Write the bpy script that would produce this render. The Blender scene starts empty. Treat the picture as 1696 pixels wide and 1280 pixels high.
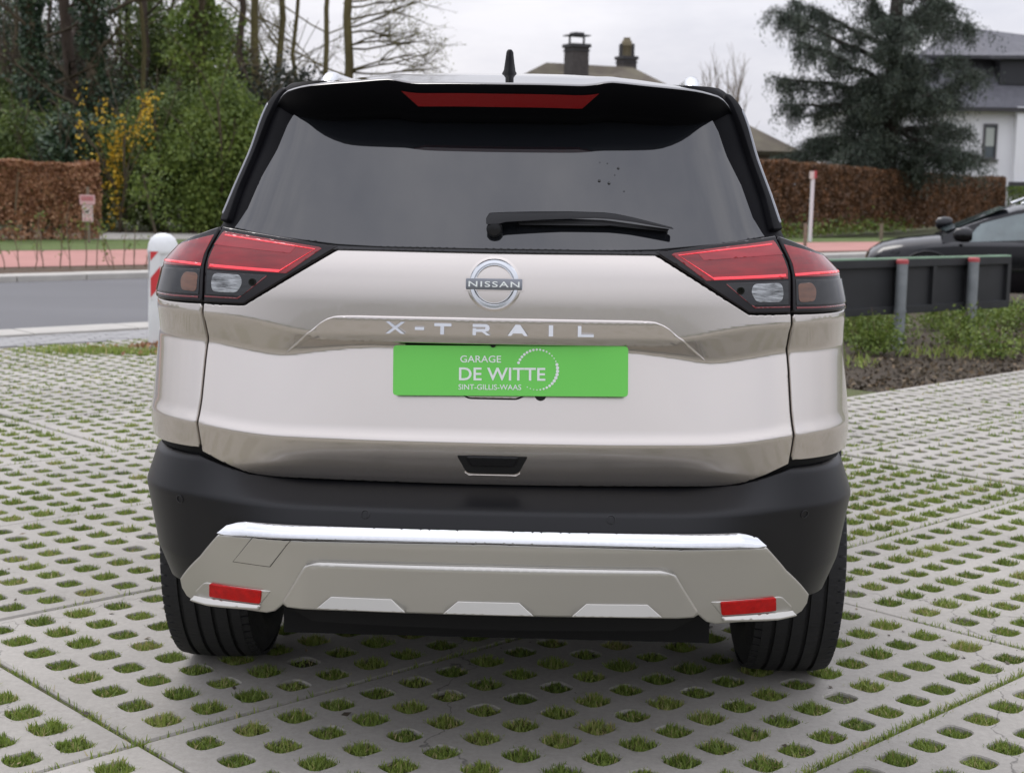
import bpy, bmesh, math, random
import numpy as np
from mathutils import Vector, Matrix
from mathutils.geometry import delaunay_2d_cdt
rng = np.random.default_rng(7); random.seed(7)
scene = bpy.context.scene
# ------------------------------------------------------------------ camera
F_PX, PITCH, ROLL, CAM_H = 2374.85, 0.1372, 0.0158, 1.3586     # focal length in pixels of a 1696 px wide frame
_cp, _sp = math.cos(PITCH), math.sin(PITCH)
_fw = np.array([0, _cp, -_sp]); _up = np.array([0, _sp, _cp]); _rt = np.array([1.0, 0, 0])
_r2 = math.cos(ROLL)*_rt + math.sin(ROLL)*_up; _u2 = -math.sin(ROLL)*_rt + math.cos(ROLL)*_up
cam_d = bpy.data.cameras.new('camera'); cam = bpy.data.objects.new('camera', cam_d); scene.collection.objects.link(cam)
cam.matrix_world = Matrix([[_r2[0], _u2[0], -_fw[0], 0], [_r2[1], _u2[1], -_fw[1], 0], [_r2[2], _u2[2], -_fw[2], CAM_H], [0, 0, 0, 1]])
cam_d.sensor_width = 36; cam_d.sensor_fit = 'HORIZONTAL'; cam_d.lens = F_PX/1696*36; cam_d.clip_end = 3000; cam_d.clip_start = 0.05
cam_d.dof.use_dof = True; cam_d.dof.focus_distance = 3.12; cam_d.dof.aperture_fstop = 7.5
scene.camera = cam
# ------------------------------------------------------------------ sky, sun, exposure
SUN_EL, SUN_AZ = math.radians(48), math.radians(-22)          # azimuth from +Y towards +X
world = bpy.data.worlds.new('World'); scene.world = world; world.use_nodes = True
wn = world.node_tree.nodes; wl = world.node_tree.links; wn.clear()
w_out = wn.new('ShaderNodeOutputWorld'); w_bg = wn.new('ShaderNodeBackground'); w_bg.inputs['Strength'].default_value = 0.122
sky = wn.new('ShaderNodeTexSky'); sky.sky_type = 'NISHITA'; sky.sun_disc = False; sky.sun_elevation = SUN_EL; sky.sun_rotation = SUN_AZ
sky.air_density = 1.2; sky.dust_density = 6.0; sky.ozone_density = 1.0
tc = wn.new('ShaderNodeTexCoord')
mp = wn.new('ShaderNodeMapping'); mp.inputs['Scale'].default_value = (1.0, 1.0, 3.2)
nz = wn.new('ShaderNodeTexNoise'); nz.inputs['Scale'].default_value = 3.6; nz.inputs['Detail'].default_value = 7; nz.inputs['Roughness'].default_value = 0.6
cr = wn.new('ShaderNodeValToRGB')
cr.color_ramp.elements[0].position = 0.36; cr.color_ramp.elements[0].color = (6.2, 6.35, 7.25, 1)
cr.color_ramp.elements[1].position = 0.64; cr.color_ramp.elements[1].color = (8.3, 8.3, 8.95, 1)
sep = wn.new('ShaderNodeSeparateXYZ')
zen = wn.new('ShaderNodeMapRange'); zen.inputs['From Min'].default_value = 0.0; zen.inputs['From Max'].default_value = 1.0
zen.inputs['To Min'].default_value = 0.74; zen.inputs['To Max'].default_value = 1.95     # overcast: the zenith is brighter than the horizon
mul = wn.new('ShaderNodeVectorMath'); mul.operation = 'SCALE'
mx = wn.new('ShaderNodeMix'); mx.data_type = 'RGBA'; mx.inputs['Factor'].default_value = 0.9
wl.new(tc.outputs['Generated'], mp.inputs['Vector']); wl.new(mp.outputs['Vector'], nz.inputs['Vector']); wl.new(nz.outputs['Fac'], cr.inputs['Fac'])
wl.new(tc.outputs['Generated'], sep.inputs['Vector']); wl.new(sep.outputs['Z'], zen.inputs['Value'])
wl.new(cr.outputs['Color'], mul.inputs[0]); wl.new(zen.outputs['Result'], mul.inputs['Scale'])
wl.new(sky.outputs['Color'], mx.inputs['A']); wl.new(mul.outputs['Vector'], mx.inputs['B'])
wl.new(mx.outputs['Result'], w_bg.inputs['Color']); wl.new(w_bg.outputs['Background'], w_out.inputs['Surface'])
sun_d = bpy.data.lights.new('sun', 'SUN'); sun_d.energy = 0.7; sun_d.angle = math.radians(25); sun_d.color = (1, 0.97, 0.93)
sun = bpy.data.objects.new('sun', sun_d); scene.collection.objects.link(sun)
_sd = Vector((math.sin(SUN_AZ)*math.cos(SUN_EL), math.cos(SUN_AZ)*math.cos(SUN_EL), math.sin(SUN_EL)))
sun.rotation_euler = _sd.to_track_quat('Z', 'Y').to_euler(); sun.location = (0, 0, 30)
vs = scene.view_settings; vs.view_transform = 'Standard'; vs.look = 'None'; vs.exposure = 0.14; vs.gamma = 1.0; vs.use_curve_mapping = False
scene.cycles.max_bounces = 6; scene.cycles.transparent_max_bounces = 6
# ------------------------------------------------------------------ helpers
COL = scene.collection
def at(px, py, Y):
    "world point on the sight line of photo pixel (px, py) at world depth Y"
    d = _fw*F_PX + _r2*(px-848) - _u2*(py-640)
    t = Y/d[1]; return Vector((d[0]*t, Y, CAM_H+d[2]*t))
def tag(o, label=None, cat=None, group=None, kind=None):
    if label: o['label'] = label
    if cat: o['category'] = cat
    if group: o['group'] = group
    if kind: o['kind'] = kind
    return o
def empty(name, loc=(0, 0, 0), rz=0.0, parent=None):
    o = bpy.data.objects.new(name, None); COL.objects.link(o); o.location = loc; o.rotation_euler = (0, 0, rz); o.empty_display_size = 0.2
    o.parent = parent
    return o
def obj(name, me, mat=None, parent=None, loc=None):
    o = bpy.data.objects.new(name, me); COL.objects.link(o)
    if mat is not None and len(me.materials) == 0: me.materials.append(mat)
    o.parent = parent
    if loc is not None: o.location = loc
    return o
def link_copy(o, parent=None):
    c = o.copy(); COL.objects.link(c); c.parent = parent
    for ch in list(o.children): link_copy(ch, c)
    return c
class MB:
    def __init__(s): s.v = []; s.f = []
    def add(s, vs_, fs_):
        n = len(s.v); s.v += [tuple(map(float, q)) for q in vs_]; s.f += [tuple(i+n for i in q) for q in fs_]
    def box(s, c, d, rz=0.0, taper=1.0):
        x, y, z = [q/2 for q in d]; cs, sn = math.cos(rz), math.sin(rz); V = []
        for k in (-1, 1):
            for (i, j) in ((-1, -1), (1, -1), (1, 1), (-1, 1)):
                t = taper if k > 0 else 1.0
                a, b = i*x*t, j*y*t; V.append((c[0]+a*cs-b*sn, c[1]+a*sn+b*cs, c[2]+k*z))
        s.add(V, [(3, 2, 1, 0), (4, 5, 6, 7), (0, 1, 5, 4), (1, 2, 6, 5), (2, 3, 7, 6), (3, 0, 4, 7)])
    def prism(s, pts, h, frame=None):
        "polygon pts (x, y) extruded by h along z, through an optional frame function"
        n = len(pts); V = [(x, y, 0) for x, y in pts]+[(x, y, h) for x, y in pts]
        if frame: V = [frame(*q) for q in V]
        s.add(V, [tuple(range(n-1, -1, -1)), tuple(range(n, 2*n))]+[(i, (i+1) % n, n+(i+1) % n, n+i) for i in range(n)])
    def tube(s, pts, rad, k=8, cap=True):
        pts = [Vector(q) for q in pts]; n = len(pts)
        if not hasattr(rad, '__len__'): rad = [rad]*n
        V = []; up = Vector((0.13, 0.31, 0.94)).normalized()
        for i, q in enumerate(pts):
            t = (pts[min(i+1, n-1)]-pts[max(i-1, 0)]).normalized()
            a = t.cross(up)
            if a.length < 1e-3: a = t.cross(Vector((1, 0, 0)))
            a.normalize(); b = t.cross(a)
            for j in range(k):
                w = 2*math.pi*j/k; V.append(q+(a*math.cos(w)+b*math.sin(w))*rad[i])
        Fc = [(i*k+j, i*k+(j+1) % k, (i+1)*k+(j+1) % k, (i+1)*k+j) for i in range(n-1) for j in range(k)]
        if cap: Fc += [tuple(range(k-1, -1, -1)), tuple(range((n-1)*k, n*k))]
        s.add(V, Fc)
    def lathe(s, prof, k=32, axis='z', c=(0, 0, 0), close=True):
        V = []
        for r, h in prof:
            for j in range(k):
                w = 2*math.pi*j/k; a, b = r*math.cos(w), r*math.sin(w)
                V.append((c[0]+a, c[1]+b, c[2]+h) if axis == 'z' else ((c[0]+h, c[1]+a, c[2]+b) if axis == 'x' else (c[0]+a, c[1]+h, c[2]+b)))
        n = len(prof); Fc = [(i*k+j, i*k+(j+1) % k, (i+1)*k+(j+1) % k, (i+1)*k+j) for i in range(n-1) for j in range(k)]
        if close: Fc += [tuple(range(k-1, -1, -1)), tuple(range((n-1)*k, n*k))]
        s.add(V, Fc)
    def mesh(s, name, smooth=False, recalc=True, bevel=0.0):
        me = bpy.data.meshes.new(name); me.from_pydata(s.v, [], s.f)
        if recalc or bevel:
            bm = bmesh.new(); bm.from_mesh(me)
            if bevel:
                bmesh.ops.remove_doubles(bm, verts=bm.verts, dist=1e-6)
                bmesh.ops.bevel(bm, geom=[e for e in bm.edges if len(e.link_faces) == 2 and e.calc_face_angle(0) > 0.5], offset=bevel, segments=2, profile=0.6, affect='EDGES')
            bmesh.ops.recalc_face_normals(bm, faces=bm.faces); bm.to_mesh(me); bm.free()
        if smooth:
            me.polygons.foreach_set('use_smooth', [True]*len(me.polygons))
            try: me.set_sharp_from_angle(angle=math.radians(smooth if smooth is not True else 40))
            except Exception: pass
        me.update(); return me
    def build(s, name, mat, parent=None, smooth=False, bevel=0.0, loc=None):
        return obj(name, s.mesh(name, smooth=smooth, bevel=bevel), mat, parent, loc)
def np_mesh(name, V, Fq, tone=None, smooth=False):
    "fast mesh from numpy: V (n,3), Fq (m,k) all faces with k corners; tone per face"
    V = np.asarray(V, np.float32); Fq = np.asarray(Fq, np.int32); m, k = Fq.shape
    me = bpy.data.meshes.new(name); me.vertices.add(len(V)); me.vertices.foreach_set('co', V.ravel())
    me.loops.add(m*k); me.loops.foreach_set('vertex_index', Fq.ravel())
    me.polygons.add(m); me.polygons.foreach_set('loop_start', np.arange(0, m*k, k, dtype=np.int32))
    if tone is not None:
        a = me.attributes.new('tone', 'FLOAT', 'FACE'); a.data.foreach_set('value', np.asarray(tone, np.float32))
    if smooth: me.polygons.foreach_set('use_smooth', np.ones(m, bool))
    me.update(calc_edges=True); me.validate(); return me
# ------------------------------------------------------------------ materials
M = {}
def mat(name, col=(0.5, 0.5, 0.5), rough=0.6, metal=0.0, noise=0.0, nscale=8.0, bump=0.0, bscale=40.0, coat=0.0, coat_r=0.03, ior=1.5, col2=None, spec=None, detail=6, bdist=0.01, rvar=0.0, stretch=None, tone=None, coords='Object'):
    m = bpy.data.materials.new(name); m.use_nodes = True; nt = m.node_tree; b = nt.nodes['Principled BSDF']
    b.inputs['Base Color'].default_value = (*col, 1); b.inputs['Roughness'].default_value = rough; b.inputs['Metallic'].default_value = metal; b.inputs['IOR'].default_value = ior
    b.inputs['Coat Weight'].default_value = coat; b.inputs['Coat Roughness'].default_value = coat_r
    if spec is not None: b.inputs['Specular IOR Level'].default_value = spec
    t = nt.nodes.new('ShaderNodeTexCoord'); vec = t.outputs[coords]
    if stretch:
        mpn = nt.nodes.new('ShaderNodeMapping'); mpn.inputs['Scale'].default_value = stretch; nt.links.new(vec, mpn.inputs['Vector']); vec = mpn.outputs['Vector']
    if col2 is not None or noise:
        n = nt.nodes.new('ShaderNodeTexNoise'); n.inputs['Scale'].default_value = nscale; n.inputs['Detail'].default_value = detail; n.inputs['Roughness'].default_value = 0.6
        nt.links.new(vec, n.inputs['Vector'])
        r = nt.nodes.new('ShaderNodeValToRGB'); c2 = col2 if col2 is not None else tuple(q*(1-noise) for q in col)
        r.color_ramp.elements[0].position = 0.32; r.color_ramp.elements[0].color = (*c2, 1); r.color_ramp.elements[1].position = 0.68; r.color_ramp.elements[1].color = (*col, 1)
        nt.links.new(n.outputs['Fac'], r.inputs['Fac']); src = r.outputs['Color']
        if rvar:
            mr = nt.nodes.new('ShaderNodeMapRange'); mr.inputs['To Min'].default_value = rough-rvar; mr.inputs['To Max'].default_value = rough+rvar
            nt.links.new(n.outputs['Fac'], mr.inputs['Value']); nt.links.new(mr.outputs['Result'], b.inputs['Roughness'])
        nt.links.new(src, b.inputs['Base Color'])
    if tone:                                    # per-face 'tone' attribute picks between colours
        a = nt.nodes.new('ShaderNodeAttribute'); a.attribute_name = 'tone'; r = nt.nodes.new('ShaderNodeValToRGB'); els = r.color_ramp.elements
        for i, (p_, c_) in enumerate(tone):
            e = els[i] if i < 2 else els.new(p_)
            e.position = p_; e.color = (*c_, 1)
        nt.links.new(a.outputs['Fac'], r.inputs['Fac']); nt.links.new(r.outputs['Color'], b.inputs['Base Color'])
    if bump:
        n2 = nt.nodes.new('ShaderNodeTexNoise'); n2.inputs['Scale'].default_value = bscale; n2.inputs['Detail'].default_value = 6; nt.links.new(vec, n2.inputs['Vector'])
        bp = nt.nodes.new('ShaderNodeBump'); bp.inputs['Strength'].default_value = bump; bp.inputs['Distance'].default_value = bdist
        nt.links.new(n2.outputs['Fac'], bp.inputs['Height']); nt.links.new(bp.outputs['Normal'], b.inputs['Normal'])
    M[name] = m; return m
def leafmat(name, tone, rough=0.55, trans=0.25):
    m = mat(name, rough=rough, tone=tone); nt = m.node_tree; b = nt.nodes['Principled BSDF']
    tr = nt.nodes.new('ShaderNodeBsdfTranslucent'); ms = nt.nodes.new('ShaderNodeMixShader'); ms.inputs['Fac'].default_value = trans
    src = b.inputs['Base Color'].links[0].from_socket; nt.links.new(src, tr.inputs['Color'])
    nt.links.new(b.outputs['BSDF'], ms.inputs[1]); nt.links.new(tr.outputs['BSDF'], ms.inputs[2]); nt.links.new(ms.outputs['Shader'], nt.nodes['Material Output'].inputs['Surface'])
    return m
# setting
def slab_material():
    m = mat('concrete', (0.43, 0.405, 0.365), 0.85, col2=(0.345, 0.325, 0.29), nscale=1.1, bump=0.35, bscale=160, bdist=0.003, coords='Object'); nt = m.node_tree; b = nt.nodes['Principled BSDF']
    oi = nt.nodes.new('ShaderNodeObjectInfo'); t = nt.nodes.new('ShaderNodeTexCoord')
    geo = nt.nodes.new('ShaderNodeNewGeometry')
    sp = nt.nodes.new('ShaderNodeTexNoise'); sp.inputs['Scale'].default_value = 55; sp.inputs['Detail'].default_value = 8; sp.inputs['Roughness'].default_value = 0.75; nt.links.new(geo.outputs['Position'], sp.inputs['Vector'])
    st = nt.nodes.new('ShaderNodeTexNoise'); st.inputs['Scale'].default_value = 0.9; st.inputs['Detail'].default_value = 7; st.inputs['Roughness'].default_value = 0.62; nt.links.new(geo.outputs['Position'], st.inputs['Vector'])
    base = b.inputs['Base Color'].links[0].from_socket
    r1 = nt.nodes.new('ShaderNodeMapRange'); r1.inputs['From Min'].default_value = 0.3; r1.inputs['From Max'].default_value = 0.7; r1.inputs['To Min'].default_value = 0.84; r1.inputs['To Max'].default_value = 1.1; nt.links.new(sp.outputs['Fac'], r1.inputs['Value'])
    r2 = nt.nodes.new('ShaderNodeMapRange'); r2.inputs['From Min'].default_value = 0.3; r2.inputs['From Max'].default_value = 0.7; r2.inputs['To Min'].default_value = 0.82; r2.inputs['To Max'].default_value = 1.08; nt.links.new(st.outputs['Fac'], r2.inputs['Value'])
    r3 = nt.nodes.new('ShaderNodeMapRange'); r3.inputs['To Min'].default_value = 0.93; r3.inputs['To Max'].default_value = 1.06; nt.links.new(oi.outputs['Random'], r3.inputs['Value'])
    m1 = nt.nodes.new('ShaderNodeMath'); m1.operation = 'MULTIPLY'; nt.links.new(r1.outputs[0], m1.inputs[0]); nt.links.new(r2.outputs[0], m1.inputs[1])
    m2 = nt.nodes.new('ShaderNodeMath'); m2.operation = 'MULTIPLY'; nt.links.new(m1.outputs[0], m2.inputs[0]); nt.links.new(r3.outputs[0], m2.inputs[1])
    # hairline cracks
    vo = nt.nodes.new('ShaderNodeTexVoronoi'); vo.feature = 'DISTANCE_TO_EDGE'; vo.inputs['Scale'].default_value = 0.55
    wob = nt.nodes.new('ShaderNodeTexNoise'); wob.inputs['Scale'].default_value = 6; wob.inputs['Detail'].default_value = 4; nt.links.new(geo.outputs['Position'], wob.inputs['Vector'])
    ad = nt.nodes.new('ShaderNodeVectorMath'); ad.operation = 'MULTIPLY_ADD'; nt.links.new(wob.outputs['Color'], ad.inputs[0]); ad.inputs[1].default_value = (0.25, 0.25, 0.25); nt.links.new(geo.outputs['Position'], ad.inputs[2]); nt.links.new(ad.outputs[0], vo.inputs['Vector'])
    cr1 = nt.nodes.new('ShaderNodeMapRange'); cr1.inputs['From Min'].default_value = 0.0; cr1.inputs['From Max'].default_value = 0.0022; cr1.inputs['To Min'].default_value = 0.45; cr1.inputs['To Max'].default_value = 1.0; nt.links.new(vo.outputs['Distance'], cr1.inputs['Value'])
    m3 = nt.nodes.new('ShaderNodeMath'); m3.operation = 'MULTIPLY'; nt.links.new(m2.outputs[0], m3.inputs[0]); nt.links.new(cr1.outputs[0], m3.inputs[1])
    vm = nt.nodes.new('ShaderNodeVectorMath'); vm.operation = 'SCALE'; nt.links.new(base, vm.inputs[0]); nt.links.new(m3.outputs[0], vm.inputs['Scale'])
    nt.links.new(vm.outputs['Vector'], b.inputs['Base Color'])
    return m
slab_material()
mat('soil', (0.085, 0.062, 0.04), 0.95, col2=(0.045, 0.035, 0.022), nscale=30, bump=1.0, bscale=60, bdist=0.03)
mat('mossy_soil', (0.11, 0.14, 0.035), 0.95, col2=(0.08, 0.075, 0.035), nscale=22, bump=1.0, bscale=70, bdist=0.02)
mat('mulch', (0.16, 0.105, 0.065), 0.95, col2=(0.07, 0.048, 0.032), nscale=9, bump=1.0, bscale=30, bdist=0.06)
mat('ground', (0.10, 0.12, 0.045), 0.95, col2=(0.08, 0.075, 0.035), nscale=0.5)
mat('asphalt', (0.135, 0.135, 0.14), 0.85, col2=(0.115, 0.115, 0.12), nscale=0.6, bump=0.4, bscale=120, bdist=0.01, stretch=(0.25, 1, 1))
mat('kerb', (0.46, 0.44, 0.40), 0.85, noise=0.18, nscale=3, bump=0.2, bscale=80)
mat('paver', (0.33, 0.325, 0.32), 0.85, noise=0.2, nscale=2.2, bump=0.3, bscale=100)
mat('pink_asphalt', (0.44, 0.215, 0.185), 0.9, col2=(0.37, 0.175, 0.15), nscale=0.9)
mat('lawn', (0.115, 0.17, 0.04), 0.95, col2=(0.085, 0.115, 0.03), nscale=1.2, bump=1.0, bscale=14, bdist=0.08)
mat('gravel', (0.42, 0.40, 0.36), 0.95, col2=(0.27, 0.255, 0.23), nscale=6, bump=0.8, bscale=40, bdist=0.03)
mat('leaf_litter', (0.20, 0.125, 0.075), 0.95, col2=(0.07, 0.055, 0.03), nscale=5, bump=1.0, bscale=20, bdist=0.06)
leafmat('grass', [(0.0, (0.1035, 0.1552, 0.0253)), (0.45, (0.2127, 0.2932, 0.0517)), (0.8, (0.3162, 0.3737, 0.0862)), (1.0, (0.46, 0.391, 0.184))], 0.5, 0.3)
leafmat('debris', [(0.0, (0.04, 0.03, 0.02)), (0.6, (0.10, 0.08, 0.05)), (1.0, (0.28, 0.20, 0.12))], 0.8, 0.0)
leafmat('leaf_light', [(0.0, (0.0575, 0.0978, 0.0184)), (0.5, (0.138, 0.2012, 0.0345)), (1.0, (0.2415, 0.3047, 0.0633))])
leafmat('leaf_mid', [(0.0, (0.048, 0.078, 0.0192)), (0.5, (0.108, 0.156, 0.036)), (1.0, (0.192, 0.246, 0.06))])
leafmat('leaf_ivy', [(0.0, (0.0207, 0.0414, 0.023)), (0.6, (0.0483, 0.0862, 0.0437)), (1.0, (0.0978, 0.1437, 0.069))], 0.4, 0.12)
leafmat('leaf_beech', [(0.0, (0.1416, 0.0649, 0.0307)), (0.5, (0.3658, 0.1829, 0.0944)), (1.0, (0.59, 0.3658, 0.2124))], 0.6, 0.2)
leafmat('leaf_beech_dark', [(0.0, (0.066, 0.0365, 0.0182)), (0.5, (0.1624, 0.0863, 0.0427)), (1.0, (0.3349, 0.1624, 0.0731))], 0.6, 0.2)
leafmat('blossom', [(0.0, (0.34, 0.20, 0.01)), (0.5, (0.60, 0.38, 0.02)), (1.0, (0.70, 0.48, 0.05))], 0.6, 0.3)
leafmat('needles', [(0.0, (0.026, 0.038, 0.026)), (0.6, (0.058, 0.078, 0.055)), (1.0, (0.105, 0.13, 0.09))], 0.6, 0.1)
leafmat('needles_dark', [(0.0, (0.010, 0.015, 0.011)), (1.0, (0.035, 0.048, 0.026))], 0.6, 0.1)
leafmat('thicket_bud', [(0.0, (0.06, 0.048, 0.024)), (0.7, (0.12, 0.10, 0.045)), (1.0, (0.17, 0.16, 0.06))], 0.7, 0.2)
leafmat('spring_bud', [(0.0, (0.12, 0.11, 0.035)), (1.0, (0.24, 0.24, 0.07))], 0.6, 0.3)
mat('bark', (0.115, 0.09, 0.055), 0.95, col2=(0.06, 0.047, 0.03), nscale=6, bump=0.8, bscale=14, bdist=0.05, stretch=(1, 1, 0.25))
mat('bark_green', (0.15, 0.13, 0.05), 0.95, col2=(0.08, 0.065, 0.03), nscale=4, bump=0.6, bscale=14, bdist=0.05, stretch=(1, 1, 0.25))
mat('bark_brown', (0.095, 0.068, 0.05), 0.95, col2=(0.045, 0.034, 0.026), nscale=6, bump=0.8, bscale=14, bdist=0.05, stretch=(1, 1, 0.25))
mat('bark_dark', (0.045, 0.037, 0.03), 0.95, noise=0.4, nscale=6)
mat('twig', (0.16, 0.115, 0.07), 0.9)
mat('stake_wood', (0.24, 0.19, 0.14), 0.9, noise=0.3, nscale=10)
# car
mat('paint', (0.61, 0.565, 0.52), 0.245, metal=0.95, coat=1.0, coat_r=0.02, ior=1.5)
mat('skid_silver', (0.55, 0.535, 0.495), 0.32, metal=0.85)
mat('gloss_black', (0.004, 0.004, 0.005), 0.05, spec=1.0)
mat('satin_black', (0.004, 0.004, 0.005), 0.5, spec=0.03)
mat('glass_dark', (0.008, 0.009, 0.011), 0.012, ior=1.76)
mat('shell_black', (0.006, 0.006, 0.006), 0.9)
mat('plastic_black', (0.008, 0.008, 0.009), 0.36, spec=0.30, bump=0.12, bscale=900, bdist=0.001)
mat('rubber_seal', (0.012, 0.012, 0.013), 0.5)
mat('chrome', (0.62, 0.63, 0.64), 0.05, metal=1.0)
mat('chrome_dull', (0.62, 0.64, 0.66), 0.16, metal=1.0)
mat('badge_grey', (0.23, 0.24, 0.26), 0.28, metal=0.8)
mat('lamp_red', (0.33, 0.006, 0.012), 0.12, coat=0.5, coat_r=0.01, noise=0.55, nscale=16, stretch=(0.5, 1, 3))
mat('lamp_red_sheen', (0.40, 0.02, 0.03), 0.15, coat=0.5, coat_r=0.01, noise=0.35, nscale=22, stretch=(0.4, 1, 3))
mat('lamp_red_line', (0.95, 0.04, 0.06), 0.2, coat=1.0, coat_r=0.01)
_b = M['lamp_red_line'].node_tree.nodes['Principled BSDF']; _b.inputs['Emission Color'].default_value = (1, 0.03, 0.05, 1); _b.inputs['Emission Strength'].default_value = 0.35   # weak glow added so that the lamp's light guides look lit
mat('lamp_red_mid', (0.24, 0.004, 0.009), 0.15, coat=0.4, coat_r=0.01)
mat('lamp_red_deep', (0.15, 0.003, 0.006), 0.1, coat=1.0, coat_r=0.01)
mat('lamp_smoke', (0.018, 0.019, 0.021), 0.1, coat=0.2, coat_r=0.01, noise=0.6, nscale=40, stretch=(0.15, 1, 4))
mat('lamp_clear', (0.46, 0.48, 0.49), 0.22, coat=0.4, coat_r=0.01, noise=0.9, nscale=44, stretch=(0.7, 1, 4), metal=0.3)
mat('lamp_amber', (0.17, 0.06, 0.022), 0.2, coat=1.0, coat_r=0.01, noise=0.6, nscale=14, stretch=(0.6, 1, 5))
mat('lamp_black', (0.006, 0.004, 0.005), 0.05, spec=0.4)
mat('reflector_red', (0.55, 0.004, 0.004), 0.3, spec=0.25, coat=0.1, coat_r=0.02, noise=0.35, nscale=60)
mat('brake_red', (0.17, 0.003, 0.004), 0.25, spec=0.25)
mat('tyre', (0.016, 0.016, 0.017), 0.75, noise=0.25, nscale=30, bump=0.35, bscale=70, bdist=0.006, stretch=(0.3, 1.6, 1.6))
mat('alloy', (0.45, 0.45, 0.46), 0.3, metal=1.0)
mat('plate_green', (0.15, 0.60, 0.09), 0.42, noise=0.04, nscale=3)
mat('plate_white', (0.74, 0.78, 0.74), 0.5)
# other things
mat('bollard_white', (0.74, 0.75, 0.75), 0.5, noise=0.12, nscale=6)
mat('sign_red', (0.55, 0.035, 0.04), 0.5)
mat('sign_white', (0.70, 0.70, 0.70), 0.5)
mat('sign_pink', (0.68, 0.42, 0.42), 0.6, noise=0.12, nscale=6)
mat('sign_cream', (0.66, 0.56, 0.52), 0.6)
mat('sign_dark', (0.05, 0.04, 0.04), 0.6)
mat('board_black', (0.022, 0.023, 0.025), 0.6, noise=0.35, nscale=3)
mat('board_edge', (0.26, 0.40, 0.27), 0.7, noise=0.35, nscale=5)
mat('galvanised', (0.26, 0.28, 0.29), 0.5, metal=0.35, noise=0.25, nscale=9)
mat('cap_red', (0.42, 0.07, 0.075), 0.5)
mat('car_black', (0.006, 0.006, 0.008), 0.10, metal=0.0, spec=0.4)
mat('car_glass', (0.16, 0.22, 0.22), 0.02, ior=1.9, noise=0.6, nscale=1.5)
mat('wall_white', (0.86, 0.86, 0.87), 0.85, noise=0.05, nscale=0.6)
mat('wall_brick', (0.22, 0.17, 0.14), 0.9, noise=0.3, nscale=3)
mat('slate', (0.115, 0.115, 0.13), 0.65, col2=(0.085, 0.085, 0.098), nscale=3, bump=0.5, bscale=8, bdist=0.05)
mat('slate_black', (0.02, 0.021, 0.025), 0.6)
mat('roof_mossy', (0.17, 0.15, 0.105), 0.9, col2=(0.105, 0.085, 0.07), nscale=1.1, bump=0.5, bscale=10, bdist=0.05)
mat('chimney_brick', (0.085, 0.075, 0.07), 0.9, noise=0.35, nscale=7)
mat('chimney_trim', (0.05, 0.048, 0.05), 0.8)
mat('pot', (0.18, 0.15, 0.09), 0.8)
mat('window_glass', (0.05, 0.07, 0.075), 0.05, ior=1.7)
mat('window_frame', (0.09, 0.085, 0.09), 0.5)
mat('blind', (0.45, 0.48, 0.44), 0.7)
# ---- car surfaces: every panel is a region of one of these functions of (u, z); u runs round the plan outline
def _ss(t):
    t=np.clip(t,0,1); return t*t*(3-2*t)
_du=0.002
_uu=np.arange(0,7.2,_du)
_psi=np.where(_uu<0.54,0.20*_uu,0.108)
_psi=_psi+(np.pi/2-0.108-0.085)*_ss((_uu-0.54)/0.46)
_psi=_psi+0.085*_ss((_uu-1.0)/0.9)+(np.pi/2)*_ss((_uu-4.15)/1.1)
_bx=np.concatenate([[0],np.cumsum(np.cos(_psi[:-1])*_du)]); _by=-0.90+np.concatenate([[0],np.cumsum(np.sin(_psi[:-1])*_du)])
def base(u):
    a=np.abs(u); sg=np.where(np.asarray(u)<0,-1.0,1.0)
    ps=np.interp(a,_uu,_psi); return sg*np.interp(a,_uu,_bx),np.interp(a,_uu,_by),sg*np.sin(ps),-np.cos(ps),a
def ramp(t,r): return np.where(t<-r,0,np.where(t>r,t,(t+r)**2/(4*r)))
def prof(z,zk,dk,rk):
    # smoothed polyline d(z); zk, dk may be arrays over z's shape
    zk=[np.broadcast_to(np.asarray(q,float),np.shape(z)) for q in zk]; dk=[np.broadcast_to(np.asarray(q,float),np.shape(z)) for q in dk]
    sl=[(dk[i+1]-dk[i])/(zk[i+1]-zk[i]) for i in range(len(zk)-1)]
    d=dk[0]+sl[0]*(z-zk[0])
    for i in range(1,len(sl)): d=d+(sl[i]-sl[i-1])*ramp(z-zk[i],rk[i] if hasattr(rk,'__len__') else rk)
    return d
def _lerp(a,xs,ys):
    # interpolation with rounded knots
    a=np.asarray(a,float); e=.03
    return (np.interp(a-e,xs,ys)+2*np.interp(a,xs,ys)+np.interp(a+e,xs,ys))/4
def z_ridge(a): return _lerp(a,[0,.30,.425,.50,.57,.655,.73,.9,1.3],[1.028,1.028,1.032,1.049,1.062,1.068,1.073,1.076,1.07])
def z_valley(a): return _lerp(a,[0,.30,.42,.485,.57,.66,.9,1.3],[1.008,1.008,.992,.979,.992,1.007,1.012,1.01])
def z_low(a): return _lerp(a,[0,.25,.50,.58,.67,.78,1.3],[.7995,.7995,.802,.810,.825,.832,.832])
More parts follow.
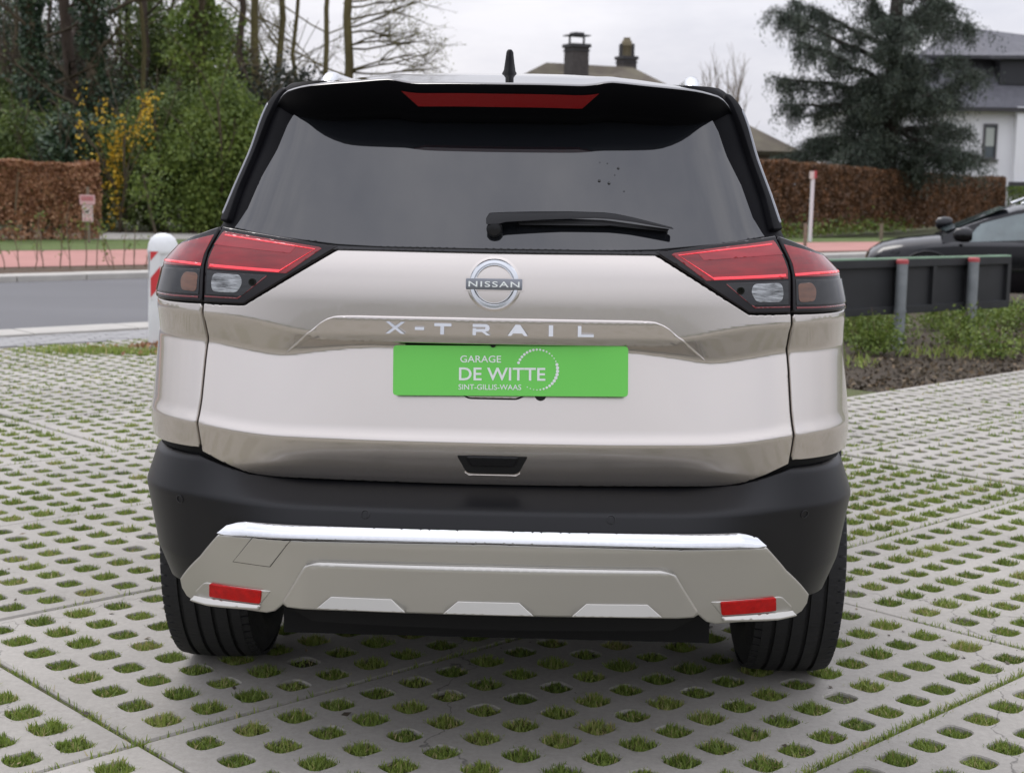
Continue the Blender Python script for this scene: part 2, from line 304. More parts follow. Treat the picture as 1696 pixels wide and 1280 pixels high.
def S(u,z,off=0.0):
    u=np.asarray(u,float); z=np.asarray(z,float)
    bx,by,nx,ny,a=base(u)
    rear=prof(z,[.60,.665,.70,.745,z_low(a)-.004,z_low(a)+.020,z_valley(a),z_ridge(a),1.13,1.19,1.25,1.33],[-.090,-.048,-.020,-.002,.022,.0125,-.028,.012,.0045,-.007,-.034,-.095],[.01,.01,.01,.012,.0055,.009,.008,.007,.026,.028,.028,.02])
    side=prof(z,[.20,.50,.79,1.0,1.10,1.18,1.27,1.36],[-.06,.0,.022,.007,-.006,-.031,-.150,-.30],.018)
    s=_ss((a-.60)/.46); d=rear*(1-s)+side*s+off
    # front of the car: bonnet side stays low
    return np.stack([bx+nx*d,by+ny*d,z+0*d],-1)
def Sb(u,z,off=0.0):
    u=np.asarray(u,float); z=np.asarray(z,float)
    bx,by,nx,ny,a=base(u)
    cen=prof(z,[.34,.385,.42,.575,.61,.655,.70],[-.02,.045,.052,.084,.088,.070,-.05],.010)
    cor=prof(z,[.30,.40,.50,.655,.735,.755],[-.12,-.030,.008,.033,.006,-.02],.007)
    s=_ss((a-.40)/.30); d=cen*(1-s)+cor*s
    e=_ss((a-1.0)/.5); d=d*(1-e)+e*(.012-.25*np.maximum(.45-z,0)**1.2)
    d=d+off
    return np.stack([bx+nx*d,by+ny*d,z+0*d],-1)
_gz=[1.10,1.20,1.26,1.35,1.44,1.52,1.57,1.61,1.64]; 
def G(u,z,off=0.0):
    u=np.asarray(u,float); z=np.asarray(z,float)
    bx,by,nx,ny,a=base(u)
    hw=prof(z,[1.10,1.26,1.44,1.52,1.57,1.61,1.645],[.815,.722,.656,.636,.616,.572,.45],.02)
    hw=hw+0.05*_ss((by+.7)/1.4)*(1-_ss((by-1.6)/1.6))
    yr=-.925+.65*(z-1.15)
    yf=3.05-1.75*(z-.95)-1.3*np.maximum(z-1.45,0)
    t=(by+.90)/(_by.max()+.90)
    y=yr+t*(yf-yr)
    return np.stack([bx/.886*hw+nx*off,y+ny*off,z+0*hw],-1)
def nrm(F,u,z,off=0.0,e=.002):
    a=F(u+e,z,off)-F(u-e,z,off); b=F(u,z+e,off)-F(u,z-e,off)
    n=np.cross(a,b); return n/np.maximum(np.linalg.norm(n,axis=-1,keepdims=True),1e-9)
# ------------------------------------------------------------------ ground frame: the paving grid runs at 43 degrees to the view
TH, SL, OA, OB = 0.7573, 1.1879, 1.864, 1.6522
DA = np.array([math.cos(TH), math.sin(TH)]); DB = np.array([-math.sin(TH), math.cos(TH)])
def ab(a, b, z=0.0):
    g = (a+OB)*DA+(b+OA)*DB; return Vector((g[0], g[1], z))
def ground_px(x, y):
    d = Vector((x, y, -CAM_H)); z = d.y*_fw[1]+d.z*_fw[2]
    if z < 0.2: return (-9999, -9999, z)
    r = d.x*_r2[0]+d.y*_r2[1]+d.z*_r2[2]; u = d.x*_u2[0]+d.y*_u2[1]+d.z*_u2[2]
    return (848+F_PX*r/z, 640-F_PX*u/z, z)
def sheet(name, mat_, pts, kind='structure', parent=None, sub=1):
    me = bpy.data.meshes.new(name); me.from_pydata([tuple(p) for p in pts], [], [tuple(range(len(pts)))]); me.update()
    if me.polygons[0].normal.z < 0: me.flip_normals()
    o = obj(name, me, mat_, parent)
    if parent is None: o['kind'] = kind
    return o
sheet('ground', M['ground'], [(-1500, -600, -0.16), (1500, -600, -0.16), (1500, 2500, -0.16), (-1500, 2500, -0.16)])
LINES = {'road_near': (10.80, -.05, 4.5), 'road_far': (17.15, -.07, 8), 'kerb_far': (17.75, -.085, 8), 'path_near': (19.5, -.12, 9), 'path_far': (24.4, -.17, 11.4), 'verge_far': (29.6, -.30, 13), 'drive_edge': (36, -.3, 13)}
def bl(k, a):
    b0, s, a0 = LINES[k]; return b0+s*(a-a0)
def strip(name, k0, k1, z, mat_, a0=-12.0, a1=62.0):
    return sheet(name, mat_, [ab(a0, bl(k0, a0), z), ab(a1, bl(k0, a1), z), ab(a1, bl(k1, a1), z), ab(a0, bl(k1, a0), z)])
strip('road', 'road_near', 'road_far', -0.03, M['asphalt'])
strip('planting_strip', 'kerb_far', 'path_near', 0.02, M['mulch'])
strip('cycle_path', 'path_near', 'path_far', 0.03, M['pink_asphalt'])
strip('grass_verge', 'path_far', 'verge_far', 0.035, M['lawn'])
strip('garden_ground', 'verge_far', 'drive_edge', 0.03, M['leaf_litter'], -12, 34)
# gravel drive that leaves the verge behind the sign
sheet('gravel_drive', M['gravel'], [at(150, 402, 33.2).xy.to_3d()+Vector((0, 0, .042)), at(345, 397, 34.4).xy.to_3d()+Vector((0, 0, .042)), at(420, 390, 38.5).xy.to_3d()+Vector((0, 0, .042)), at(178, 389, 37.8).xy.to_3d()+Vector((0, 0, .042))])
# kerb stones: separate one-metre pieces
def kerb_row(name, label, k0, dk, z0, z1, a0, a1, L=1.0):
    root = empty(name, ab(a0, bl(k0, a0))); tag(root, kind='structure')
    me = None; s = LINES[k0][1]; ang = TH+math.atan(s)
    m = MB(); m.box((L/2, dk/2, (z0+z1)/2), (L-0.012, dk, z1-z0)); me = m.mesh('kerb_stone', bevel=0.012); me.materials.append(M['kerb'])
    n = int((a1-a0)/(L*math.cos(math.atan(s))))
    for i in range(n):
        o = bpy.data.objects.new('kerb_stone', me); COL.objects.link(o); o.parent = root
        o.location = (i*L*math.cos(ang), i*L*math.sin(ang), rng.uniform(-.003, .003)); o.rotation_euler = (0, 0, ang)
    return root
kerb_row('far_kerb', '', 'road_far', 0.55, -0.06, 0.055, -8, 48)
LINES['kerb_near'] = (10.30, -.05, 4.5)
kerb_row('near_kerb', '', 'kerb_near', 0.50, -0.06, 0.012, -4, 8)
# small paving stones between slabs and road
pv = empty('paver_strip', ab(0, 0)); tag(pv, kind='structure')
m = MB(); m.box((0, 0, -.03), (.192, .092, .06)); pme = m.mesh('paver', bevel=0.006); pme.materials.append(M['paver'])
for j in range(8):
    for i in range(-2, 42):
        a = -1.2+0.2*i+(j % 2)*0.1; b = 9.575+0.098*j-.05*(a-4.5)
        if b > bl('kerb_near', a)-.045: continue
        o = bpy.data.objects.new('paver', pme); COL.objects.link(o); o.parent = pv
        o.location = Vector(ab(a, b, rng.uniform(-.003, .003)))-pv.location; o.rotation_euler = (rng.normal(0, .006), rng.normal(0, .006), TH-.05)
sheet('paver_bedding', M['soil'], [ab(-6, 9.45, -.04), ab(14, 9.45, -.04), ab(14, 10.3, -.04), ab(-6, 10.9, -.04)])
sheet('verge_soil', M['soil'], [ab(6.2, 3.4, -.045), ab(40, 3.4, -.045), ab(40, 9.0, -.045), ab(8.0, 10.6, -.045), ab(6.2, 10.6, -.045)])
# ---- grass-grid slabs
sheet('slab_bedding', M['mossy_soil'], [ab(-16, -16, -.011), ab(26, -16, -.011), ab(26, 3.57, -.011), ab(7.0, 3.57, -.011), ab(7.0, 9.5, -.011), ab(-16, 9.5, -.011)])
SLA = 2*SL; NA, NB = 17, 8
HA = [0.122+i*(SLA-.244)/(NA-1) for i in range(NA)]; HB = [0.101+j*(SL-.202)/(NB-1) for j in range(NB)]
def rsq(t, h):
    c, s = math.cos(t), math.sin(t); e = 0.62
    return h*math.copysign(abs(c)**e, c), h*math.copysign(abs(s)**e, s)
def slab_mesh():
    g = 0.007; A0, A1, B0, B1 = g, SLA-g, g, SL-g; bev = 0.006
    ae = [A0+bev]+[(HA[i]+HA[i+1])/2 for i in range(NA-1)]+[A1-bev]; be = [B0+bev]+[(HB[j]+HB[j+1])/2 for j in range(NB-1)]+[B1-bev]
    m = MB()
    K = 16
    for i in range(NA):
        for j in range(NB):
            V = []; x0, x1, y0, y1 = ae[i], ae[i+1], be[j], be[j+1]
            # outer ring, index 2, 6, 10, 14 are the corners
            for q in range(K):
                e = ((q-2) % K)/4.0; side = int(e); f = e-side
                V.append([(x1+(x0-x1)*f, y1, 0), (x0, y1+(y0-y1)*f, 0), (x0+(x1-x0)*f, y0, 0), (x1, y0+(y1-y0)*f, 0)][side])
            for h, z in ((.0430, 0), (.0402, -.004), (.0385, -.07)):
                for q in range(K):
                    dx, dy = rsq(2*math.pi*q/K, h); V.append((HA[i]+dx, HB[j]+dy*1.0, z))
            m.add(V, [(r*K+q, r*K+(q+1) % K, (r+1)*K+(q+1) % K, (r+1)*K+q) for r in range(3) for q in range(K)])
    # rim
    c0 = [(A0+bev, B0+bev, 0), (A1-bev, B0+bev, 0), (A1-bev, B1-bev, 0), (A0+bev, B1-bev, 0)]; c1 = [(A0, B0, -bev), (A1, B0, -bev), (A1, B1, -bev), (A0, B1, -bev)]; c2 = [(x, y, -.12) for x, y, z in c1]
    m.add(c0+c1+c2, [(i, (i+1) % 4, 4+(i+1) % 4, 4+i) for i in range(4)]+[(4+i, 4+(i+1) % 4, 8+(i+1) % 4, 8+i) for i in range(4)])
    me = bpy.data.meshes.new('slab'); bm = bmesh.new()
    vs_ = [bm.verts.new(v) for v in m.v]
    for f in m.f: bm.faces.new([vs_[i] for i in f])
    bmesh.ops.remove_doubles(bm, verts=bm.verts, dist=1e-5); bmesh.ops.recalc_face_normals(bm, faces=bm.faces)
    if sum(f.normal.z for f in bm.faces) < 0: bmesh.ops.reverse_faces(bm, faces=bm.faces)
    bm.to_mesh(me); bm.free(); me.materials.append(M['concrete']); return me
smesh = slab_mesh()
pav = empty('slab_pavement', ab(0, 0)); tag(pav, kind='structure')
holes = []; joints = []
for j in range(-9, 8):
    shift = -0.49 if j >= 4 else 0.0
    for i in range(-6, 7):
        a0, b0 = i*SLA+shift, j*SL
        if j >= 3 and a0+SLA > 6.9: continue
        p0 = ab(a0, b0)
        if p0.y < -9: continue
        o = bpy.data.objects.new('slab', smesh); COL.objects.link(o); o.parent = pav
        o.location = Vector((p0.x, p0.y, rng.uniform(-.004, .002)))-pav.location; o.rotation_euler = (rng.normal(0, .0012), rng.normal(0, .0012), TH)
        for ha in HA:
            for hb in HB: holes.append((a0+ha, b0+hb))
        joints += [(a0, b0, 1, 0, SLA), (a0, b0, 0, 1, SL)]
# ---- grass: blades in the holes and along the joints
def blades(P, hgt, wid, lean, tone):
    n = len(P); az = rng.uniform(0, 2*math.pi, n); la = rng.uniform(0, 2*math.pi, n); ln = np.abs(rng.normal(0, lean, n))
    d = np.stack([np.cos(az), np.sin(az), 0*az], 1)*wid[:, None]/2
    t = np.stack([np.cos(la)*np.sin(ln), np.sin(la)*np.sin(ln), np.cos(ln)], 1)*hgt[:, None]
    mid = P+t*0.55; tip = P+t+np.stack([np.cos(la), np.sin(la), -0.3+0*la], 1)*(hgt*0.28*np.minimum(ln, 1))[:, None]
    V = np.stack([P-d, P+d, mid+d*.8, mid-d*.8, tip+d*.15, tip-d*.15], 1).reshape(-1, 3); k = np.arange(n)[:, None]*6
    Fq = np.concatenate([k+np.array([[0, 1, 2, 3]]), k+np.array([[3, 2, 4, 5]])], 0)
    return V, Fq, np.concatenate([tone, tone])
gv, gf, gt = [], [], []; off = 0
def push(V, Fq, t):
    global off
    gv.append(V); gf.append(Fq+off); gt.append(t); off += len(V)
roots = [[], [], [], [], []]
def vnoise(x, y): return 0.5+0.25*math.sin(1.7*x+0.6*y+1)+0.25*math.sin(0.9*y-2.1*x*0.5+2)
for a, b in holes:
    w = ab(a, b); px, py, z = ground_px(w.x, w.y)
    if z < 0.3 or px < -250 or px > 1950 or py > 1420 or py < 300: continue
    right_dry = (a > 4.72 and b < 3.6)                            # the slabs along the bed carry hardly any grass
    bare = rng.random()
    n = 420 if z < 4.6 else (220 if z < 6.5 else (100 if z < 9 else 46))
    if 2.3 < a < 3.4 and 1.0 < b < 1.9 and bare < 0.45: n = int(n*.25)
    elif bare < 0.02: n = int(n*.15)
    elif bare < 0.07: n = int(n*.55)
    if right_dry: n = int(n*(0.12 if bare < .75 else .5))
    if n < 2: continue
    t = rng.uniform(0, 2*math.pi, n); r = np.sqrt(rng.random(n))*.0435; e = .52
    da_ = r*np.sign(np.cos(t))*np.abs(np.cos(t))**e; db_ = r*np.sign(np.sin(t))*np.abs(np.sin(t))**e
    P = np.stack([(a+da_+OB)*DA[0]+(b+db_+OA)*DB[0], (a+da_+OB)*DA[1]+(b+db_+OA)*DB[1], np.full(n, -.012)], 1)
    hs = rng.uniform(.6, 1.05)*(1.3 if rng.random() < .05 else 1.0); base_t = np.clip(rng.normal(.45, .14), .1, .85)
    h = rng.uniform(.014, .036, n)*hs*(1-.30*(r/.0435)**2); far = max(1.0, z/4.2)
    wd = rng.uniform(.0026, .0046, n)*far
    lean = np.full(n, .55)
    tone = np.clip(rng.normal(base_t, .17, n), 0, 1); dry = rng.random(n) < .07; tone[dry] = 1.0
    push(*blades(P, h, wd, .75, tone))
for (a0, b0, ua, ub, L) in joints:
    w = ab(a0+ua*L/2, b0+ub*L/2); px, py, z = ground_px(w.x, w.y)
    if z < 0.3 or px < -900 or px > 2600 or py > 1900: continue
    mul_ = 1.0
    if ub == 0 and abs(b0) < .01 and a0 < -.1: mul_ = 1.6
    n = int(L*(1000 if z < 5 else 320)*(1.7 if (abs(b0) < .01 and a0 > -.1 and ub == 0) else 1)); s = rng.random(n)*L
    dens = 0.5+0.5*np.sin(s*5.3+a0*3+b0*7)+0.4*np.sin(s*17+b0*3); mossy = abs(b0) < .01 and a0 > -.1 and ub == 0; keepp = rng.random(n) < (.97 if mossy else np.clip(dens*.62*.9, .05, 1)); s = s[keepp]; n = len(s)
    if n < 2: continue
    q = rng.normal(0, .009 if mossy else .0055, n); aa = a0+ua*s+ub*q; bb = b0+ub*s+ua*q
    P = np.stack([(aa+OB)*DA[0]+(bb+OA)*DB[0], (aa+OB)*DA[1]+(bb+OA)*DB[1], np.full(n, -.016)], 1)
    push(*blades(P, rng.uniform(.016, .034, n), rng.uniform(.003, .005, n)*max(1, z/4.2), .55, np.clip(rng.normal(.55, .25, n), 0, 1)))
go = obj('paving_grass', np_mesh('paving_grass', np.concatenate(gv), np.concatenate(gf), np.concatenate(gt)), M['grass']); tag(go, 'short green grass growing in the paving holes and joints', 'grass', kind='stuff')
# crumbs of soil, dead leaf and grit lying on the slabs
nd = 2200; ga_ = rng.uniform(-2.5, 9, nd); gb_ = rng.uniform(-2.2, 8.5, nd); okd = ~((gb_ > 3.5) & (ga_ > 6.5)); ga_, gb_ = ga_[okd], gb_[okd]; nd = len(ga_)
Pd = np.stack([(ga_+OB)*DA[0]+(gb_+OA)*DB[0], (ga_+OB)*DA[1]+(gb_+OA)*DB[1], np.full(nd, .003)], 1); sd_ = np.abs(rng.normal(.005, .004, nd))+.002
th_ = rng.uniform(0, 6.28, nd); u1 = np.stack([np.cos(th_), np.sin(th_), rng.normal(0, .3, nd)], 1)*sd_[:, None]; u2_ = np.stack([-np.sin(th_), np.cos(th_), rng.normal(0, .3, nd)], 1)*(sd_*rng.uniform(.4, .9, nd))[:, None]
go2 = obj('paving_debris', np_mesh('paving_debris', np.stack([Pd-u1, Pd-u2_, Pd+u1, Pd+u2_], 1).reshape(-1, 3), np.arange(4*nd).reshape(nd, 4), rng.random(nd)), M['debris']); tag(go2, 'crumbs of soil and dead leaf lying on the slabs', 'debris', kind='stuff')
# ------------------------------------------------------------------ foliage tools
def leaf_quads(P, size, tone, aspect=.62, droop=0.0, nrm_bias=None):
    n = len(P); a = rng.normal(size=(n, 3)); a[:, 2] -= droop*1.6; a /= np.linalg.norm(a, axis=1, keepdims=True)
    b = rng.normal(size=(n, 3)); b -= (b*a).sum(1, keepdims=True)*a; b /= np.linalg.norm(b, axis=1, keepdims=True)
    s = (size*rng.uniform(.65, 1.3, n))[:, None]
    V = np.stack([P-a*s*.5, P+b*s*aspect*.5, P+a*s*.5, P-b*s*aspect*.5], 1).reshape(-1, 3)
    return V, np.arange(4*n).reshape(n, 4), tone
def clumps(ells, n_cl, per, sig, shell=.28, flat=1.0):
    "leaf positions gathered in clumps near the surface of ellipsoids; returns points and a tone in 0..1"
    ells = [np.array(e, float) for e in ells]; w = np.array([(e[3]*e[4]+e[3]*e[5]+e[4]*e[5]) for e in ells]); w /= w.sum()
    P = []; T = []
    for c in range(n_cl):
        e = ells[rng.choice(len(ells), p=w)]; d = rng.normal(size=3); d /= np.linalg.norm(d)
        k = 1-abs(rng.normal(0, shell)); k = max(k, .15)
        k *= 1+.10*math.sin(5*d[0]+3*d[2]+e[0])+.08*math.sin(9*d[1]-7*d[2])
        ctr = e[:3]+d*e[3:]*k
        q = ctr+rng.normal(size=(per, 3))*sig*np.array([1, 1, flat])
        P.append(q); T.append(np.clip(rng.normal(.5+.22*rng.normal(), .16, per), 0, 1))
    P = np.concatenate(P); T = np.concatenate(T); ok = P[:, 2] > .02
    return P[ok], T[ok]
def leaf_obj(name, P, T, size, mat_, parent=None, aspect=.62, droop=0.0):
    V, Fq, t = leaf_quads(P, size, T, aspect, droop); o_ = obj(name, np_mesh(name, V, Fq, t), mat_, parent)
    if parent is not None: o_['kind'] = 'stuff'
    return o_
def segs_mesh(name, segs, mat_, parent, kbig=7):
    "segs: list of (p0, p1, r0, r1)"
    m = MB()
    for p0, p1, r0, r1 in segs:
        k = kbig if max(r0, r1) > .05 else 3
        m.tube([p0, p1], [r0, r1], k, cap=False)
    me = bpy.data.meshes.new(name); me.from_pydata(m.v, [], m.f); me.polygons.foreach_set('use_smooth', [True]*len(me.polygons)); me.update()
    o_ = obj(name, me, mat_, parent); o_['kind'] = 'stuff'; return o_
def grow(p, d, L, r, lvl, segs, tips, spread=.55, n_seg=4, up=.12, kids=(2, 4), ratio=.68, min_r=.008, wob=.12):
    p = Vector(p); d = Vector(d).normalized(); step = L/n_seg; rr = r
    for i in range(n_seg):
        d2 = (d+Vector(rng.normal(0, wob, 3))+Vector((0, 0, up*.3))).normalized(); q = p+d2*step; r2 = rr*(1-.45/n_seg)
        segs.append((p.copy(), q.copy(), rr, r2))
        if lvl > 0 and (i >= 1 or lvl < 2):
            for _ in range(rng.integers(*kids)):
                ax = Vector(rng.normal(0, 1, 3)).normalized(); dd = (d2+ax*spread*rng.uniform(.8, 1.7)).normalized(); dd.z += up*.5
                grow(q, dd, L*ratio*rng.uniform(.6, 1.05), max(r2*.55, min_r), lvl-1, segs, tips, spread, max(2, n_seg-1), up, kids, ratio, min_r, wob*1.15)
        p, d, rr = q, d2, r2
    tips.append(p.copy())
def trunk_path(base, top, r0, r1, n=8, wob=.08):
    base, top = Vector(base), Vector(top); P = [base.lerp(top, i/n)+(Vector(rng.normal(0, wob, 3)) if 0 < i < n else Vector()) for i in range(n+1)]
    R = [r0+(r1-r0)*i/n for i in range(n+1)]; R[0] *= 1.25
    return P, R
def trunk_obj(parent, base, top, r0, r1, mat_, n=8, wob=.08):
    P, R = trunk_path(base, top, r0, r1, n, wob); m = MB(); m.tube(P, R, 12, cap=True); return m.build('trunk', mat_, parent, smooth=60), P, R
# ------------------------------------------------------------------ houses
def roof_quad(m, pts, th=.18):
    n = len(pts); P = [Vector(q) for q in pts]; nn = (P[1]-P[0]).cross(P[2]-P[0]).normalized()
    if nn.z < 0: P.reverse(); nn = -nn
    V = P+[q-nn*th for q in P]; m.add(V, [tuple(range(n)), tuple(range(2*n-1, n-1, -1))]+[(i, n+i, n+(i+1) % n, (i+1) % n) for i in range(n)])
# house with a mossy hipped roof, mostly hidden by the parked car
H1 = empty('house', at(1000, 300, 62).xy.to_3d()); o1 = H1.location.copy()
def hp(px, py, Y): return at(px, py, Y)-o1
rl, rr_ = hp(905, 104, 62), hp(1048, 112, 63.5)
e0, e1, e2, e3 = hp(640, 245, 56), hp(1330, 247, 58.5), hp(1330, 238, 70), hp(700, 236, 68)
for q in (e0, e1, e2, e3): q.z = hp(1000, 246, 58).z
m = MB(); roof_quad(m, [e0, e1, rr_, rl]); roof_quad(m, [e1, e2, rr_]); roof_quad(m, [e2, e3, rl, rr_]); roof_quad(m, [e3, e0, rl]); m.build('roof', M['roof_mossy'], H1)
m = MB(); c = (e0+e1+e2+e3)/4
V = [c+(q-c)*.94 for q in (e0, e1, e2, e3)]; zt = e0.z-.05
m.add([(q.x, q.y, -.2) for q in V]+[(q.x, q.y, zt) for q in V], [(0, 1, 5, 4), (1, 2, 6, 5), (2, 3, 7, 6), (3, 0, 4, 7), (4, 5, 6, 7)]); m.build('wall', M['wall_brick'], H1)
def chimney(parent, org, px, y_top, y_bot, w_px, Y, cowl):
    p = at(px, y_bot, Y)-org; t = at(px, y_top, Y)-org; w = w_px/F_PX*Y; rz = .45
    m = MB(); m.box((p.x, p.y, (p.z+t.z)/2-.4), (w*.78, w*.78, t.z-p.z+.8), rz); ch = m.build('chimney', M['chimney_brick'], parent)
    m = MB(); m.box((p.x, p.y, t.z+.03), (w*.92, w*.92, .14), rz); m.box((p.x, p.y, t.z-.16), (w*.85, w*.85, .06), rz); m.build('chimney_crown', M['chimney_trim'], ch)
    if cowl:
        m = MB()
        for i, j in ((-1, -1), (1, -1), (1, 1), (-1, 1)):
            m.box((p.x+i*w*.3, p.y+j*w*.3, t.z+.25), (.05, .05, .36), rz)
        m.box((p.x, p.y, t.z+.45), (w*.95, w*.8, .04), rz); m.box((p.x, p.y, t.z+.52), (w*.45, w*.5, .10), rz); m.build('cowl', M['chimney_trim'], ch)
    else:
        m = MB(); m.lathe([(.2, .08), (.2, .5), (.24, .55), (.22, .75), (.15, .82), (.15, .9)], 12, c=(p.x, p.y, t.z)); m.build('chimney_pot', M['pot'], ch, smooth=40)
        m = MB()
        for i, j in ((-1, -1), (1, -1), (1, 1), (-1, 1)): m.box((p.x+i*.26, p.y+j*.26, t.z+.35), (.09, .09, .55), rz)
        m.build('pot_guard', M['chimney_trim'], ch)['kind'] = 'stuff'
chimney(H1, o1, 954, 78, 130, 38, 61, True); chimney(H1, o1, 1037, 98, 122, 31, 64, False)
tag(H1, 'low house with mossy hipped roof and two dark chimneys behind the silver car', 'house')
# white house with a slate mansard roof at the right edge
YH = 74; H2 = empty('house', at(1620, 300, YH).xy.to_3d()); o2 = H2.location.copy()
def h2(px, py, Y=YH): return at(px, py, Y)-o2
def wall_box(name, x0, x1, yt, mat_, parent, dep=9.0, ytopY=YH):
    a, b = h2(x0, 300), h2(x1, 300); t = h2((x0+x1)/2, yt)
    m = MB(); m.box(((a.x+b.x)/2, a.y+dep/2, (t.z-.3)/2), (b.x-a.x, dep, t.z+.3)); return m.build(name, mat_, parent)
wl_ = wall_box('wall', 1402, 1673, 182, M['wall_white'], H2)
m = MB(); a = h2(1673, 300); b = h2(1740, 300); t = h2(1690, 178); m.box(((a.x+b.x)/2, a.y+4.2, (t.z-.3)/2), (b.x-a.x, 9.4, t.z+.3)); m.build('wall', M['wall_white'], H2)
# lower steep roof, dark band of windows and upper roof
ez = h2(1600, 180).z; L0, L1 = h2(1394, 180, YH-.5), h2(1760, 180, YH-.5); U0, U1 = h2(1520, 96, YH+2.4), h2(1668, 96, YH+2.4); T0, T1 = h2(1568, 54, YH+4.0), h2(1640, 48, YH+4.5)
m = MB()
for q in (L0, L1): q.z = ez
for q in (U0, U1): q.z = h2(1600, 92, YH+2.4).z
roof_quad(m, [L0, L1, h2(1800, 96, YH+2.4), U0]); roof_quad(m, [L0, U0, U0+Vector((0, 6, 0)), L0+Vector((0, 10, 0))]); m.build('roof', M['slate'], H2)
m = MB(); X0, X1 = h2(1655, 140, YH+.7), h2(1760, 140, YH+.7); m.box(((X0.x+X1.x)/2, X0.y+1.2, (h2(1660, 140, YH+.7).z+h2(1660, 92, YH+.7).z)/2), (X1.x-X0.x, 2.4, h2(1660, 92, YH+.7).z-h2(1660, 140, YH+.7).z)); m.build('dormer', M['slate_black'], H2)
m = MB(); roof_quad(m, [h2(1640, 92, YH+.3), h2(1780, 92, YH+.3), h2(1790, 70, YH+4.5), h2(1612, 47, YH+4.5)]); roof_quad(m, [U0, h2(1640, 92, YH+.3), h2(1612, 47, YH+4.5), h2(1560, 60, YH+4.5)]); m.build('upper_roof', M['slate'], H2)
m = MB(); m.box(((L0.x+L1.x)/2, L0.y-.05, ez-.06), (L1.x-L0.x, .22, .2)); m.build('gutter', M['chimney_trim'], H2)
def far_window(parent, px0, px1, y0, y1):
    a, b = h2(px0, y1, YH-.06), h2(px1, y0, YH-.06); w, h = b.x-a.x, b.z-a.z; c = (a+b)/2
    m = MB(); m.box((c.x, a.y+.1, c.z), (w, .1, h)); win = m.build('window', M['window_glass'], parent)
    m = MB(); fw_ = .09
    m.box((a.x, a.y, c.z), (fw_, .12, h+fw_)); m.box((b.x, a.y, c.z), (fw_, .12, h+fw_)); m.box((c.x, a.y, b.z), (w-fw_, .12, fw_)); m.box((c.x, a.y, a.z), (w-fw_, .12, fw_)); m.box((c.x, a.y-.04, a.z-.1), (w+.3, .2, .07)); m.build('window_frame', M['window_frame'], win)
    m = MB(); m.box((c.x, a.y+.03, c.z+h*.13), (w*.72, .02, h*.55)); m.build('blind', M['blind'], win)
far_window(H2, 1628, 1651, 207, 262); far_window(H2, 1508, 1530, 210, 262); far_window(H2, 1425, 1447, 210, 262)
m = MB(); a = h2(1672, 322, YH-.6); b = h2(1720, 302, YH-.6); m.box(((a.x+b.x)/2, a.y, (a.z+b.z)/2), (b.x-a.x, .5, b.z-a.z)); m.build('plinth', M['chimney_trim'], H2)
tag(H2, 'white rendered house with grey slate mansard roof behind the cedar', 'house')
# ------------------------------------------------------------------ hedges
def hedge(name, label, group, A, B, h0, h1, thick, n, mat_, size, stems=0, twig='twig'):
    A, B = Vector(A), Vector(B); root = empty(name, A); d = (B-A); L = d.length; d.normalize(); nn = Vector((-d.y, d.x, 0))
    # leaf coat on front, top, ends and a thinner inside
    s = rng.random(n)*L; f = rng.random(n); hh = h0+(h1-h0)*s/L+.03*np.sin(s*2.1)+.02*np.sin(s*7.3)
    z = np.zeros(n); q = np.zeros(n)
    k = rng.random(n)
    fr = k < .52; tp = (k >= .52) & (k < .74); bk = (k >= .74) & (k < .84); ins = k >= .84
    z[fr] = hh[fr]*rng.random(fr.sum())**.92; q[fr] = np.abs(rng.normal(0, .06, fr.sum()))
    z[tp] = hh[tp]-np.abs(rng.normal(0, .05, tp.sum())); q[tp] = rng.random(tp.sum())*thick
    z[bk] = hh[bk]*rng.random(bk.sum()); q[bk] = thick-np.abs(rng.normal(0, .06, bk.sum()))
    z[ins] = hh[ins]*rng.random(ins.sum()); q[ins] = rng.random(ins.sum())*thick
    e = rng.random(n) < .05; s[e] = np.where(rng.random(e.sum()) < .5, np.abs(rng.normal(0, .05, e.sum())), L-np.abs(rng.normal(0, .05, e.sum()))); q[e] = rng.random(e.sum())*thick
    thin = (z < .42) & (rng.random(n) < .55); keep = ~thin
    bulge = .06*np.sin(s*1.7+z*2)+.04*np.sin(s*5.1-z*3)
    P = np.stack([d.x*s+nn.x*(q+bulge), d.y*s+nn.y*(q+bulge), z+.03], 1)[keep]
    cl = .5+.25*np.sin(s*6+z*5)+.2*np.sin(s*2.3-z*8); T = np.clip(rng.normal(.25, .2, n)+cl*.4, 0, 1)[keep]
    leaf_obj('foliage', P, T, size, mat_, root, .7, .3)
    m = MB()
    for i in range(int(L/.28)):
        x = i*.28+rng.uniform(-.05, .05); y = rng.uniform(.15, thick-.2); b = Vector((d.x*x+nn.x*y, d.y*x+nn.y*y, 0)); lean = rng.normal(0, .06, 2)
        m.tube([b, b+Vector((lean[0], lean[1], h0*.5)), b+Vector((lean[0]*2, lean[1]*2, h0*.86))], [.035, .025, .012], 5, cap=False)
    m.build('stems', M[twig], root, smooth=True)['kind'] = 'stuff'
    tag(root, label, 'hedge'); return root
def gp(px, py):
    d = _fw*F_PX+_r2*(px-848)-_u2*(py-640); t = -CAM_H/d[2]; return Vector((d[0]*t, d[1]*t, 0))
hA = at(168, 398, 33.4); dirh = Vector((math.cos(TH-.06), math.sin(TH-.06), 0))
hedge('beech_hedge', 'clipped brown beech hedge on the left, with the two small pink signs before it', None, hA.xy.to_3d()-dirh*9, hA.xy.to_3d(), 1.78, 1.74, 1.1, 42000, M['leaf_beech'], .09)
hR0 = at(1225, 395, 41.5).xy.to_3d(); hR1 = at(1662, 372, 72).xy.to_3d()
hedge('beech_hedge', 'long clipped brown hedge on the right, in front of the cedar', None, hR0, hR1, 2.28, 2.12, 1.3, 90000, M['leaf_beech_dark'], .135)
